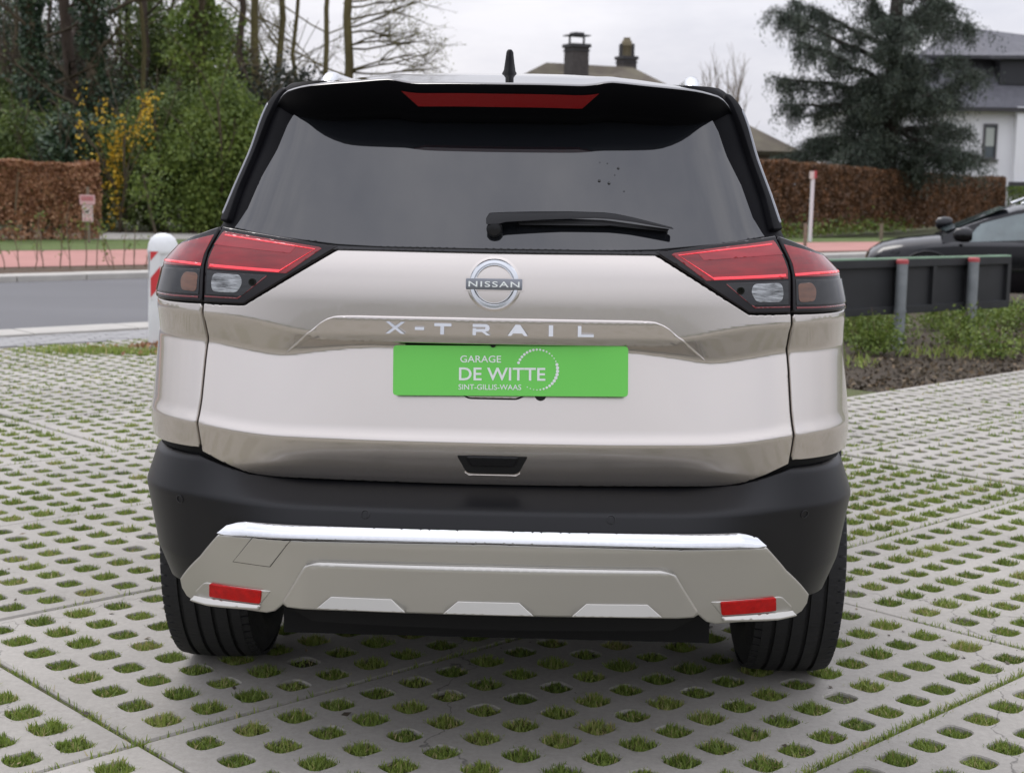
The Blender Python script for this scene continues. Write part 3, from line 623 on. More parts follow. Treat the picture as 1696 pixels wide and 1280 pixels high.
hG0 = at(1664, 340, 70).xy.to_3d(); hG1 = at(1760, 340, 66).xy.to_3d()
hedge('green_hedge', 'short piece of green hedge at the right end of the long brown hedge', None, hG0, hG1, 1.75, 1.75, .8, 3000, M['leaf_light'], .12)
# ------------------------------------------------------------------ green shrubs and trees on the left
def bush(label, px, Y, ells, n_cl, per, sig, size, mat_, name='shrub', cat='shrub', stem=True):
    base = at(px, 380, Y).xy.to_3d(); root = empty(name, base); P, T = clumps(ells, n_cl, per, sig); leaf_obj('foliage', P, T, size, mat_, root)
    if stem:
        segs = []; tips = []
        for k in range(5):
            e = ells[k % len(ells)]; d = Vector((rng.normal(0, .22)+e[0]*.25, rng.normal(0, .22), 1)); grow((rng.normal(0, .2), rng.normal(0, .2), 0), d, max(1.2, e[2]+e[5]*.5), .05, 1, segs, tips, .5, 4, .2, (1, 3))
        segs_mesh('stem', segs, M['bark'], root)
    tag(root, label, cat); return root
bush('dark green mixed shrubs filling the gap behind the left beech hedge', 60, 40, [(-2.2, 0, 1.5, 1.7, 1.1, 1.5), (-.4, .3, 1.6, 1.6, 1.1, 1.7), (1.0, .2, 1.5, 1.1, 1, 1.6)], 520, 46, .19, .12, M['leaf_mid'])
bush('rhododendron-like shrub with broad grey-green leaves beside the yellow blossom', 122, 39, [(0, 0, 1.9, .9, .8, 1.3)], 150, 36, .16, .15, M['leaf_ivy'])
fo = bush('shrub covered in yellow blossom beside the end of the left beech hedge', 196, 38.5, [(-.4, 0, 1.6, .55, .5, 1.5), (.35, 0, 2.0, .5, .5, 1.2), (.1, 0, .9, .7, .5, .9)], 130, 26, .15, .10, M['leaf_mid'])
Pb = []; Tb = []
for (x0, z0, x1, z1, nn_) in ((-.8, 1.6, -.75, 4.0, 60), (-.55, .2, -.15, 3.5, 150), (.1, .6, .3, 3.0, 200), (.3, 1.8, 1.05, 3.6, 150), (-.2, 1.2, 0.2, 2.5, 130), (0.9, 2.2, 1.15, 3.7, 60), (-.1, .1, .2, 1.4, 60)):
    t = rng.random(nn_); Pb.append(np.stack([x0+(x1-x0)*t+rng.normal(0, .09, nn_), rng.normal(-.45, .2, nn_), z0+(z1-z0)*t+rng.normal(0, .10, nn_)], 1)); Tb.append(rng.random(nn_))
leaf_obj('blossom', np.concatenate(Pb), np.concatenate(Tb), .095, M['blossom'], fo, .8)
bush('dense dark green bush between the yellow blossom and the silver car', 262, 40, [(0, 0, 1.7, 1.0, .9, 1.75), (.7, .2, 2.3, 1.1, .9, 1.9), (-.2, .5, 2.6, 1.1, .8, 1.2)], 520, 46, .18, .10, M['leaf_mid'])
bush('tall fresh-green bush right beside the silver car, light leaves', 372, 38.5, [(-.5, 0, 1.6, 1.2, .9, 1.7), (.4, 0, 1.9, 1.3, .9, 1.9), (.0, .3, 3.2, 1.0, .8, 1.0), (1.6, .3, 1.6, 1.2, .9, 1.8)], 640, 46, .18, .10, M['leaf_light'])
bush('dark evergreen bush above the car roof, left of the bare tree', 470, 42, [(0, 0, 2.7, 1.5, 1, 2.2), (1.1, .2, 2.4, 1.0, .9, 1.9), (-1.2, .3, 2.4, 1.2, 1, 2.0)], 420, 44, .2, .11, M['needles_dark'])
bush('blue-green thicket between the ivy-clad trunks', 225, 47, [(0, 0, 2.8, 1.7, 1, 2.1), (-2.6, .5, 2.2, 1.6, 1, 2.0), (1.6, .5, 2.6, 1.4, 1, 1.8)], 420, 44, .22, .13, M['leaf_ivy'])
bush('grey-green undergrowth at the far left edge above the beech hedge', 12, 44, [(0, 0, 2.4, 1.6, 1, 2.3), (1.2, .4, 1.9, 1.3, 1, 1.9)], 360, 44, .24, .13, M['leaf_mid'])
bush('brownish budding thicket high between the left trunks', 95, 54, [(-2, 0, 5.2, 2.2, 1, 2.6), (.8, 0, 5.0, 1.9, 1, 2.5), (3.2, 0, 4.8, 1.7, 1, 2.3)], 620, 34, .34, .085, M['thicket_bud'])
bush('olive-brown twiggy thicket at the top left corner behind the trunks', 15, 53, [(-1.5, 0, 5.6, 2.0, 1, 3.2), (1.2, 0, 5.0, 1.8, 1, 2.8)], 520, 32, .34, .085, M['thicket_bud'])
bush('olive-brown twiggy thicket behind the conifer boughs', 205, 56, [(-1.2, 0, 4.6, 1.8, 1, 2.6), (1.6, 0, 4.4, 1.8, 1, 2.4)], 420, 30, .34, .085, M['thicket_bud'])
bush('dark conifer-like thicket behind the fresh-green bush', 300, 50, [(0, 0, 3.4, 1.7, 1, 2.6), (1.8, .4, 2.8, 1.5, 1, 2.2), (-1.6, .4, 3.0, 1.3, 1, 2.4)], 420, 44, .24, .14, M['needles_dark'])
for px_, Y_, lb_, mt_, zc_ in ((28, 51, 'tall ivy-dark evergreen mass at the far left between the trunks', 'leaf_ivy', 4.6), (145, 50, 'tall ivy-dark evergreen mass behind the second ivy-clad trunk', 'leaf_ivy', 4.4), (275, 49, 'tall mid-green evergreen mass left of the broad fresh-green ivy', 'leaf_mid', 4.8), (395, 48, 'mid-green evergreen crown right of the broad fresh-green ivy', 'leaf_mid', 3.6)):
    bush(lb_, px_, Y_, [(0, 0, zc_, 1.2, .9, 3.0), (.6, .3, zc_-1.4, 1.2, .9, 2.0), (-.5, .2, zc_+1.4, .9, .8, 2.0)], 330, 40, .24, .12, M[mt_])
def ivy_tree(label, px, Y, w_px, top_z, mat_, ivy=None, ivy_top=None, ivy_r=.25, n=5000, branches=True, bark='bark', lean=0.0, bmat=None, size=.12, bl_=0):
    base = at(px, 380, Y).xy.to_3d(); root = empty('tree', base); r = w_px/F_PX*Y/2
    tr, P, R = trunk_obj(root, (0, 0, -.05), (lean, 0, top_z), r, r*.62, M[bark])
    if ivy:
        zt = ivy_top or top_z; s = rng.random(n)**.9*zt; th = rng.uniform(0, 2*math.pi, n); rr = r+np.abs(rng.normal(ivy_r*.45, ivy_r*.4, n))*(.7+.5*np.sin(s*2.1+px)+.3*np.sin(s*5+px))
        Q = np.stack([lean*s/top_z+np.cos(th)*rr, np.sin(th)*rr, s], 1); leaf_obj('ivy', Q, np.clip(rng.normal(.5+.2*np.sin(s*3), .25, n), 0, 1), size, M[ivy], root, .8, .4)
    if branches:
        segs = []; tips = []
        for k in range(branches if isinstance(branches, int) and branches > 1 else 9):
            z = rng.uniform(.28, .98)*top_z; a = rng.uniform(0, 2*math.pi); i = min(int(z/top_z*8), 7)
            grow(P[i].lerp(P[i+1], z/top_z*8-i), (math.cos(a), math.sin(a)*.8, rng.uniform(.25, .8)), rng.uniform(1.2, 2.6), r*.28, 2, segs, tips, .5, 4, .1, (1, 3), .62, .008)
        br = segs_mesh('branches', segs, M[bark], root)
        if bl_:
            tp = np.array([tuple(q) for q in tips]); Q = tp[rng.integers(0, len(tp), bl_)]+rng.normal(0, .10, (bl_, 3)); leaf_obj('crown', Q, rng.random(bl_), .07, M['spring_bud'], root)
    tag(root, label, 'tree'); return root
TZ = 9.0
ivy_tree('tall trunk thickly clad in dark ivy, leftmost of the ivy-clad trunks', 62, 43, 24, TZ, None, 'leaf_ivy', 9, .34, 7000, 8)
ivy_tree('bare reddish-brown trunk between the two ivy-clad trunks', 118, 45, 25, TZ, None, None, branches=9, bark='bark_brown')
ivy_tree('second ivy-clad trunk, just left of the yellow blossom', 164, 43.5, 26, TZ, None, 'leaf_ivy', 9, .30, 6500, 7)
ivy_tree('dark slim trunk right of the yellow blossom with dark sparse branches', 246, 48, 16, TZ, None, None, branches=8, bark='bark_brown')
ivy_tree('thin greenish trunk leaning beside the dark slim trunk', 254, 46, 9, TZ, None, None, branches=7, bark='bark_green', lean=-.35)
ivy_tree('thick trunk wrapped in broad fresh-green ivy beside the silver car', 336, 42, 40, TZ, None, 'leaf_light', 9, .62, 13000, 6)
ivy_tree('smooth grey-green trunk just right of the broad fresh-green ivy', 406, 46, 15, TZ, None, None, branches=6, bark='bark_brown', lean=-.05)
ivy_tree('mossy trunk standing next to the smooth trunk, above the dark evergreen bush', 427, 45, 17, TZ, None, 'leaf_mid', 3.6, .3, 1800, 6, bark='bark_green', lean=.05)
ivy_tree('slender mossy trunk above the left end of the car roof', 462, 46, 14, TZ, None, None, branches=8, bark='bark_green', lean=.1, bl_=900)
ivy_tree('slender leaning trunk beside the slender mossy trunk', 472, 47.5, 9, TZ, None, None, branches=7, bark='bark_green', lean=.55, bl_=700)
ivy_tree('thin straight mossy trunk left of the budding bare tree', 545, 45, 11, TZ, None, None, branches=7, bark='bark_green', bl_=700)
for px, Y, lb in ((8, 46, 'thin bare tree at the very left edge of the wood'), (34, 49, 'thin bare tree left of the leftmost ivy-clad trunk'), (92, 50, 'thin bare tree right of the leftmost ivy-clad trunk'), (205, 52, 'thin bare tree behind the yellow blossom'), (292, 51, 'thin bare tree left of the broad fresh-green ivy')):
    ivy_tree(lb, px, Y, 8, TZ, None, None, branches=11, bark='bark_brown' if px != 34 else 'bark', bl_=500)
# the budding tree over the car roof
bt = empty('tree', at(572, 380, 43).xy.to_3d()); tr, P, R = trunk_obj(bt, (0, 0, 0), (.12, 0, 10), .17, .09, M['bark_green']); segs = []; tips = []
for k in range(26):
    z = rng.uniform(4.4, 9.8); a = rng.uniform(-1.0, 1.0)+(0 if rng.random() < .82 else math.pi); i = min(int(z/10*8), 7)
    grow(P[i].lerp(P[i+1], z/10*8-i), (math.cos(a), math.sin(a)*.6, rng.uniform(-.12, .5)), rng.uniform(1.5, 2.35), .042, 2, segs, tips, .5, 4, .03, (1, 4), .6, .007)
segs_mesh('branches', segs, M['bark_green'], bt); tp = np.array([tuple(q) for q in tips]); nb = 3200; Q = tp[rng.integers(0, len(tp), nb)]+rng.normal(0, .07, (nb, 3)); leaf_obj('crown', Q, rng.random(nb), .06, M['spring_bud'], bt)
tag(bt, 'bare tree with spreading twigs and pale green buds above the car roof', 'tree')
# dark conifer boughs between the trunks
cf = empty('conifer', at(215, 380, 52).xy.to_3d()); trunk_obj(cf, (0, 0, 0), (0, 0, 10), .18, .08, M['bark_brown'])
P = []; T = []
for k in range(34):
    z = rng.uniform(3.6, 9.6); a = rng.uniform(0, 2*math.pi); L = rng.uniform(1.4, 3.0); n = 90; t = rng.random(n); x = np.cos(a)*L*t; y = np.sin(a)*L*t*.6; zz = z+.15*t*L-.25*(t*L)**1.6*.4
    P.append(np.stack([x, y, zz], 1)+rng.normal(0, .10, (n, 3))); T.append(np.clip(rng.normal(.4, .25, n), 0, 1))
leaf_obj('crown', np.concatenate(P), np.concatenate(T), .2, M['needles_dark'], cf, .35, .5); tag(cf, 'dark conifer with level boughs among the trunks on the left', 'tree')
# ------------------------------------------------------------------ cedar
YC = 56; cd = empty('cedar_tree', at(1478, 300, YC).xy.to_3d()); sc = YC/F_PX
trk, P, R = trunk_obj(cd, (-.25, 0, 0), (-.1, 0, 9.6), .36, .24, M['bark_dark'], 8, .05)
def loc_px(px, py): q = at(px, py, YC)-cd.location; return q
limbs = []
segs = []; Pn = []; Tn = []
def bough(p0, p1, sag, r, dens, spread):
    p0, p1 = Vector(p0), Vector(p1); n = 8; pts = []
    for i in range(n+1):
        t = i/n; q = p0.lerp(p1, t); q.z -= sag*t*t; pts.append(q+Vector(rng.normal(0, .05, 3))*(0 < i < n))
    for i in range(n): segs.append((pts[i], pts[i+1], r*(1-.8*i/n), r*(1-.8*(i+1)/n)))
    for k in range(dens):
        t = rng.uniform(.18, 1.02)**.8; i = min(int(t*n), n-1); c = pts[i].lerp(pts[i+1], min(t*n-i, 1)); side = Vector((rng.normal(0, spread), rng.normal(0, spread*1.2), -abs(rng.normal(0, spread*.8))-.10))*(1.15-t*.5)
        e = c+side; segs.append((c, e, .018, .006))
        nn2 = 105; s = rng.random(nn2); tone0 = np.clip(rng.normal(.5, .2), 0, 1)
        Pn.append(np.array(c)+np.outer(s, np.array(side))+rng.normal(0, .12, (nn2, 3))+np.stack([0*s, 0*s, -np.abs(rng.normal(0, .34, nn2))*s], 1)); Tn.append(np.clip(rng.normal(tone0, .2, nn2), 0, 1))
for (x0, y0, x1, y1, sag, r, dens, spr) in ((1472, 240, 1290, 245, .5, .14, 40, .45), (1472, 230, 1340, 215, .6, .14, 40, .5), (1475, 250, 1600, 235, .6, .14, 36, .5), (1478, 225, 1640, 170, 1.0, .15, 44, .5), (1480, 200, 1610, 100, .5, .14, 40, .5),
        (1470, 165, 1285, 105, .5, .13, 36, .45), (1472, 190, 1300, 150, .6, .13, 36, .45), (1470, 140, 1300, 62, .3, .12, 34, .45), (1472, 110, 1280, 8, .2, .12, 38, .45), (1474, 80, 1330, -20, .2, .12, 38, .5), (1475, 60, 1400, -40, .1, .1, 34, .5),
        (1480, 48, 1560, -10, .3, .15, 26, .4), (1484, 40, 1640, -5, 1.1, .12, 34, .42), (1482, 130, 1560, 90, .4, .1, 26, .45), (1470, 215, 1380, 250, .3, .1, 34, .5), (1476, 262, 1420, 268, .2, .1, 28, .5), (1480, 262, 1545, 268, .2, .1, 26, .45), (1476, 180, 1420, 130, .2, .1, 26, .45), (1478, 160, 1540, 150, .3, .1, 30, .45), (1480, 215, 1570, 255, .3, .1, 34, .5)):
    p0 = loc_px(x0, y0); p1 = loc_px(x1, y1); p0.y = 0; p1.y = rng.normal(0, 1.2); bough(p0, p1, sag*.9, r, int(dens*1.35), spr*1.45)
for k in range(18):
    a = (-1 if k < 11 else 1)*rng.uniform(.8, 2.4); z = 3.4+5.8*(k % 11)/11+rng.normal(0, .2); p1 = Vector((math.cos(a)*2.2, math.sin(a)*3.0, z+.4)); bough((-.15, 0, z), p1, .8, .1, 30, .55)
segs_mesh('branches', segs, M['bark_dark'], cd); leaf_obj('crown', np.concatenate(Pn), np.concatenate(Tn), .145, M['needles'], cd, .24, 1.0)
tag(cd, 'large dark blue-green cedar standing in front of the white house', 'tree')
# small bare tree behind the mossy roof
bb = empty('tree', at(1222, 250, 80).xy.to_3d()); segs = []; tips = []
for k in range(3): grow((0, 0, 0), (rng.normal(0, .06), 0, 1), 6.2, .09, 2, segs, tips, .32, 6, .25, (2, 4), .42, .012)
segs_mesh('branches', segs, M['twig'], bb); tag(bb, 'small bare tree faint behind the mossy roof', 'tree')

# unseen hedge, added behind the viewpoint for the paintwork to mirror
hedge('reflection_hedge', 'unseen evergreen hedge added behind the viewpoint for the paintwork to reflect', None, (16, -15, 0), (-16, -16.5, 0), 2.2, 2.3, 1.2, 18000, M['leaf_mid'], .30)
# ------------------------------------------------------------------ the silver car (local frame: x right, y forward, origin under the rear axle)
CAR = empty('car', (-0.0125, 4.0536, 0), -0.0319); tag(CAR, 'champagne-silver SUV seen from behind on grass-grid paving, green plate on its tailgate', 'car')
def resample(poly, step):
    out = []; n = len(poly)
    for i in range(n):
        a, b = np.array(poly[i], float), np.array(poly[(i+1) % n], float); k = max(1, int(math.ceil(np.linalg.norm(b-a)/step)))
        out += [a+(b-a)*t/k for t in range(k)]
    return np.array(out)
def rounded(poly, r):
    "round the corners of a polygon; r is one radius or one for each corner"
    n = len(poly); out = []
    for i in range(n):
        p = np.array(poly[i], float); a = np.array(poly[i-1], float); b = np.array(poly[(i+1) % n], float); ri = r[i] if hasattr(r, '__len__') else r
        la, lb = np.linalg.norm(a-p), np.linalg.norm(b-p); q = min(ri, la*.45, lb*.45)
        if q < 1e-4: out.append(p); continue
        s, e = p+(a-p)/la*q, p+(b-p)/lb*q
        for t in np.linspace(0, 1, 6): out.append((1-t)**2*s+2*t*(1-t)*p+t*t*e)
    return np.array(out)
def inside(P, poly):
    x, y = P[:, 0], P[:, 1]; c = np.zeros(len(P), bool); n = len(poly); j = n-1
    for i in range(n):
        xi, yi = poly[i]; xj, yj = poly[j]
        if yi != yj: c ^= ((yi > y) != (yj > y)) & (x < (xj-xi)*(y-yi)/(yj-yi)+xi)
        j = i
    return c
def panel(name, Fn, poly, mat_, parent, off=0.0, thick=0.012, du=.020, dz=.0075, edge=.0022, step=.010, mirror=False, sym=False, drop=None, extra_off=None):
    "a sheet with thickness and rounded rim on surface Fn; poly in (u, z)"
    poly = np.array(poly, float)
    if sym: poly = np.concatenate([poly, (poly*np.array([-1, 1]))[::-1]])
    if mirror: poly = (poly*np.array([-1, 1]))[::-1]
    keep = [i for i in range(len(poly)) if np.linalg.norm(poly[i]-poly[i-1]) > 2e-4]; poly = poly[keep]
    ar = .5*np.sum(poly[:, 0]*np.roll(poly[:, 1], -1)-np.roll(poly[:, 0], -1)*poly[:, 1])
    if ar < 0: poly = poly[::-1]
    P = resample(poly, step); n = len(P); T = np.roll(P, -1, 0)-np.roll(P, 1, 0); T /= np.maximum(np.linalg.norm(T, axis=1, keepdims=True), 1e-9); Nin = np.stack([-T[:, 1], T[:, 0]], 1)
    lo, hi = P.min(0), P.max(0); gu = np.arange(lo[0]+du*.37, hi[0], du); gz = np.arange(lo[1]+dz*.41, hi[1], dz)
    Gd = np.stack(np.meshgrid(gu, gz), -1).reshape(-1, 2)
    Rg = P+Nin*edge
    if len(Gd):
        Gd = Gd[inside(Gd, P)]
        if len(Gd):
            dm = np.min(np.concatenate([np.linalg.norm(Gd[:, None]-P[None, k:k+400], axis=2).min(1, keepdims=True) for k in range(0, n, 400)], 1), 1); Gd = Gd[dm > max(edge*1.6, .003)]
    Rg = Rg[inside(Rg, P)]
    A = np.concatenate([P, Rg, Gd]) if len(Gd) else np.concatenate([P, Rg])
    r = delaunay_2d_cdt([Vector(q) for q in A], [(i, (i+1) % n) for i in range(n)], [], 1, 1e-7)
    V2 = np.array([tuple(q) for q in r[0]]); fs = [tuple(f) for f in r[2]]; orig = r[3]
    loc = {}
    for k, ol in enumerate(orig):
        for o_ in ol:
            if o_ < n: loc[o_] = k
    def ev(Q, o): return Fn(Q[:, 0], Q[:, 1], o)
    V3 = ev(V2, off); N3 = nrm(Fn, V2[:, 0], V2[:, 1], off)
    bi = [loc[i] for i in range(n) if i in loc]; n2 = len(bi)
    Pb = V2[bi]; Tb = np.roll(Pb, -1, 0)-np.roll(Pb, 1, 0); Tb /= np.maximum(np.linalg.norm(Tb, axis=1, keepdims=True), 1e-9); Out = np.stack([Tb[:, 1], -Tb[:, 0]], 1)
    tout = ev(Pb+Out*.001, off)-ev(Pb, off); tout /= np.maximum(np.linalg.norm(tout, axis=1, keepdims=True), 1e-9)
    Nb = N3[bi].copy(); V3[bi] -= Nb*edge*.55
    nb = Nb+tout*1.1; N3[bi] = nb/np.linalg.norm(nb, axis=1, keepdims=True)
    sk = V3[bi]-Nb*thick; base_n = len(V3)
    Vall = np.concatenate([V3, sk]); Nall = np.concatenate([N3, tout])
    f0 = fs[0]; q = V2[list(f0)]; cc = (q[1, 0]-q[0, 0])*(q[2, 1]-q[0, 1])-(q[2, 0]-q[0, 0])*(q[1, 1]-q[0, 1])
    if cc < 0: fs = [f[::-1] for f in fs]
    fs += [(bi[i], base_n+i, base_n+(i+1) % n2, bi[(i+1) % n2]) for i in range(n2)]
    me = bpy.data.meshes.new(name); me.from_pydata([tuple(v) for v in Vall], [], fs); me.polygons.foreach_set('use_smooth', [True]*len(me.polygons)); me.update()
    me.normals_split_custom_set_from_vertices([tuple(v) for v in Nall])
    return obj(name, me, mat_, parent)
def both(name, Fn, poly, mat_, parents, **k):
    pr = parents if isinstance(parents, (list, tuple)) else (parents, parents)
    return [panel(name, Fn, poly, mat_, pr[0], mirror=True, **k), panel(name, Fn, poly, mat_, pr[1], **k)]
# inner dark shell so that gaps read black
panel('inner_shell', S, [(0, 1.24), (.35, 1.23), (.64, 1.255), (1.0, 1.19), (1.25, 1.18), (1.25, .80), (.95, .70), (.70, .70), (0, .66)], M['shell_black'], CAR, off=-.016, thick=.004, du=.03, dz=.015, sym=True)
# ---- tailgate
TG = [(0, 1.2215), (.347, 1.2224), (.5612, 1.0912), (.575, 1.0905), (.6569, 1.092), (.6588, 1.049), (.6627, 1.0289), (.6690, .995), (.6690, .9638), (.6665, .875), (.669, .80), (.6715, .7514), (.6231, .7267), (.5738, .7067), (.5388, .6998), (.4866, .6959), (.243, .6942), (0, .6935)]
tgp = panel('tailgate', S, TG, M['paint'], CAR, sym=True, du=.016, dz=.005, edge=.003)
# raised trim that carries the model letters
def Sg(u, z, off=0.0):
    u = np.asarray(u, float); z = np.asarray(z, float); bx, by, nx, ny, a = base(u)
    d = prof(z, [.95, 1.005, 1.035, 1.070, 1.09], [-.010, -.006, .012, .016, .010], .006)+off-.024*_ss((a-.37)/.11); dS = prof(z, [.75, z_valley(a), z_ridge(a), 1.13], [.022, -.028, .012, .0045], .007); d = np.maximum(d, dS+.0035+off*.3); return np.stack([bx+nx*d, by+ny*d, z+0*d], -1)
panel('garnish', Sg, [(0, 1.0765), (.300, 1.0760), (.335, 1.0752), (.352, 1.0735), (.367, 1.068), (.3855, 1.0575), (.4777, .9800), (.4123, 1.0170), (.2391, 1.0155), (0, 1.0155)], M['paint'], tgp, sym=True, off=.007, thick=.05, dz=.004, edge=.003)
# grab recess low on the tailgate and the lip under the plate
def Sx(d0):
    return lambda u, z, off=0.0: S(u, z, off+d0)
hr = panel('handle_recess', S, rounded([(-.079, .7662), (-.060, .727), (-.050, .7225), (.050, .7225), (.060, .727), (.079, .7662)], [.004, .01, .01, .01, .01, .004]), M['shell_black'], tgp, off=.0022, thick=.004)
panel('handle_grip', S, rounded([(-.0585, .7640), (-.048, .7420), (.048, .7420), (.0585, .7640)], .006), M['plastic_black'], hr, off=.006, thick=.006)
panel('handle_rim', S, [(-.062, .7265), (-.054, .7205), (.054, .7205), (.062, .7265), (.062, .7238), (.054, .7180), (-.054, .7180), (-.062, .7238)], M['paint'], hr, off=.0045, thick=.004, edge=.0008)
panel('lock_recess', S, rounded([(-.072, .9100), (-.072, .9020), (-.056, .8930), (.054, .8930), (.071, .9020), (.071, .9100)], .008), M['shell_black'], tgp, off=.0018, thick=.003)
panel('lock_lip', S, [(-.068, .9040), (-.052, .8965), (.050, .8965), (.066, .9040), (.066, .9080), (-.068, .9080)], M['paint'], tgp, off=.0035, thick=.003, edge=.001)
m = MB(); q = S(0.105, .9045, .0); m.lathe([(.013, -.003), (.013, .0), (.010, .003)], 16, axis='y', c=tuple(q)); m.build('plate_stud', M['rubber_seal'], tgp, smooth=40)
# camera pod above the plate, and the shade under the garnish
m = MB(); q = S(-.002, 1.0165, .004); m.lathe([(.007, -.010), (.007, .004), (.004, .008)], 14, axis='y', c=tuple(q)); m.build('camera_pod', M['shell_black'], tgp, smooth=40)
panel('garnish_shade_strip', S, [(-.20, 1.0155), (.20, 1.0155), (.20, 1.0070), (-.20, 1.0070)], M['shell_black'], tgp, off=.0025, thick=.003)  # black strip paints the shade in the undercut below the garnish
# ---- rear lamps
for sgn in (-1, 1):
    mir = sgn < 0
    lamp = panel('rear_lamp', S, [(.6334, 1.2633), (.3530, 1.2256), (.5603, 1.0949), (.574, 1.0942), (.6542, 1.0951), (.6584, 1.1799), (.6546, 1.2054)], M['lamp_black'], CAR, off=.005, thick=.02, mirror=mir, edge=.003)
    panel('red_lens', S, [(.6265, 1.2535), (.3950, 1.2230), (.3890, 1.2195), (.4650, 1.1640), (.6500, 1.1700), (.6515, 1.1900), (.6450, 1.2150)], M['lamp_red'], lamp, off=.0062, thick=.001, mirror=mir, edge=.0006)
    panel('red_sheen_band', S, [(.6290, 1.2500), (.4450, 1.2262), (.4600, 1.2080), (.6440, 1.2230)], M['lamp_red_sheen'], lamp, off=.0070, thick=.001, mirror=mir, edge=.0006)  # lighter upper band: sky reflection put into the lens colour
    # light-guide outline
    w = .0026
    def line(pts, ww=w, mt='lamp_red_line', pr=lamp, o_=.0082):
        pts = [np.array(q, float) for q in pts]; L_, R_ = [], []
        for i in range(len(pts)):
            t = pts[min(i+1, len(pts)-1)]-pts[max(i-1, 0)]; t /= np.linalg.norm(t); nn_ = np.array([-t[1], t[0]]); L_.append(pts[i]+nn_*ww); R_.append(pts[i]-nn_*ww)
        return panel('light_guide', S, L_+R_[::-1], M[mt], pr, off=o_, thick=.001, mirror=mir, edge=.0004, dz=.005)
    line([(.6200, 1.2455), (.5200, 1.2335), (.4040, 1.2185), (.4815, 1.1690)], .0013)
    line([(.4815, 1.1690), (.5394, 1.1718), (.6450, 1.1775)], .0030)
    line([(.665, 1.1790), (.7100, 1.1815), (.7680, 1.1800)], .0022, pr=lamp) if False else None
    sm = panel('reverse_lens', S, [(.6510, 1.1655), (.5085, 1.1595), (.5640, 1.1120), (.5720, 1.1105), (.6490, 1.1130)], M['lamp_smoke'], lamp, off=.0070, thick=.002, mirror=mir, edge=.0012)
    panel('reverse_bulb', S, rounded([(.6330, 1.1610), (.5700, 1.1585), (.5640, 1.1400), (.5760, 1.1185), (.6330, 1.1195), (.6380, 1.1400)], .010), M['lamp_clear'], sm, off=.0082, thick=.001, mirror=mir, edge=.0006)
    m = MB(); q = S(sgn*.541, 1.143, .009); m.lathe([(.0085, 0), (.0085, -.0012), (.006, -.0012), (.006, 0)], 18, axis='y', c=tuple(q)); m.build('reverse_ring', M['lamp_smoke'], sm, smooth=40)
    line([(.6520, 1.1085), (.5740, 1.1065), (.5100, 1.1575)], .0016, 'lamp_red_deep', lamp, .0068)
    # outer lamp on the wing
    ol = panel('rear_lamp', S, [(.6610, 1.0955), (.6648, 1.1797), (.6621, 1.2025), (.6519, 1.2321), (.6410, 1.2640), (.70, 1.248), (.78, 1.230), (.86, 1.222), (.95, 1.215), (1.04, 1.198), (1.09, 1.175), (1.10, 1.13), (1.095, 1.095)], M['lamp_black'], CAR, off=.006, thick=.02, mirror=mir, edge=.004, dz=.006)
    panel('red_lens', S, [(.6680, 1.1745), (.6660, 1.2030), (.6560, 1.2320), (.6520, 1.2450), (.70, 1.236), (.78, 1.222), (.86, 1.214), (.95, 1.207), (1.03, 1.190), (1.07, 1.170)], M['lamp_red'], ol, off=.0074, thick=.001, mirror=mir, edge=.0008)
    line([(.6680, 1.1790), (.7200, 1.1815), (.80, 1.1820), (.95, 1.180)], .0026, pr=ol, o_=.0092)
    so = panel('indicator_lens', S, [(.6690, 1.1690), (.7703, 1.1665), (.90, 1.163), (1.06, 1.155), (1.06, 1.112), (.7936, 1.1105), (.6670, 1.1120)], M['lamp_smoke'], ol, off=.0082, thick=.001, mirror=mir, edge=.001)
    panel('indicator_bulb', S, rounded([(.6730, 1.1600), (.7120, 1.1610), (.7230, 1.1450), (.7160, 1.1200), (.6730, 1.1180)], .010), M['lamp_amber'], so, off=.0092, thick=.001, mirror=mir, edge=.0006)
    line([(.6680, 1.1065), (.7500, 1.1060), (.85, 1.1060)], .0020, 'lamp_red_deep', ol, .0080)
# ---- painted sides
def uy(y):                                       # plan parameter for a side position y (side is nearly straight there)
    return float(np.interp(y, _by[:2400], _uu[:2400]))
ARC, AZ = .455, .375
def arch(yc, a0, a1, n=14, r=ARC): return [(uy(yc+r*math.cos(t)), AZ+r*math.sin(t)) for t in np.linspace(a0, a1, n)]
YF = 2.705
quarter = [(.6648, 1.0915), (.6663, 1.0486), (.6705, 1.0285), (.6768, .995), (.6768, .9633), (.6740, .8746), (.6780, .7610), (.70, .7600), (.80, .7620), (.86, .7640), (.95, .7600), (1.05, .750), (1.14, .735)]+arch(0, 2.55, .62)+[(uy(.42), .60), (uy(.62), .80), (uy(.70), 1.0), (uy(.66), 1.19), (1.12, 1.205), (1.105, 1.18), (1.103, 1.0915), (.90, 1.0915)]
both('rear_wing', S, quarter, M['paint'], CAR, du=.018, dz=.006, edge=.003)
both('door', S, [(uy(.43), .50), (uy(.43), .60), (uy(.63), .80), (uy(.71), 1.0), (uy(.67), 1.185), (uy(1.42), 1.155), (uy(1.42), .42), (uy(.46), .44)], M['paint'], CAR, du=.04, dz=.012, edge=.004)
both('door', S, [(uy(1.43), .42), (uy(1.43), 1.155), (uy(2.30), 1.115), (uy(2.30), .44)], M['paint'], CAR, du=.04, dz=.012, edge=.004)
both('front_wing', S, [(uy(2.31), .44), (uy(2.31), 1.11), (uy(2.75), 1.07), (4.60, .98), (5.1, .90), (5.1, .55), (4.45, .50)]+arch(YF, .5, 2.7, 14), M['paint'], CAR, du=.04, dz=.012, edge=.004)
def Ssill(u, z, off=0.0): return S(u, np.maximum(z, .2), off)
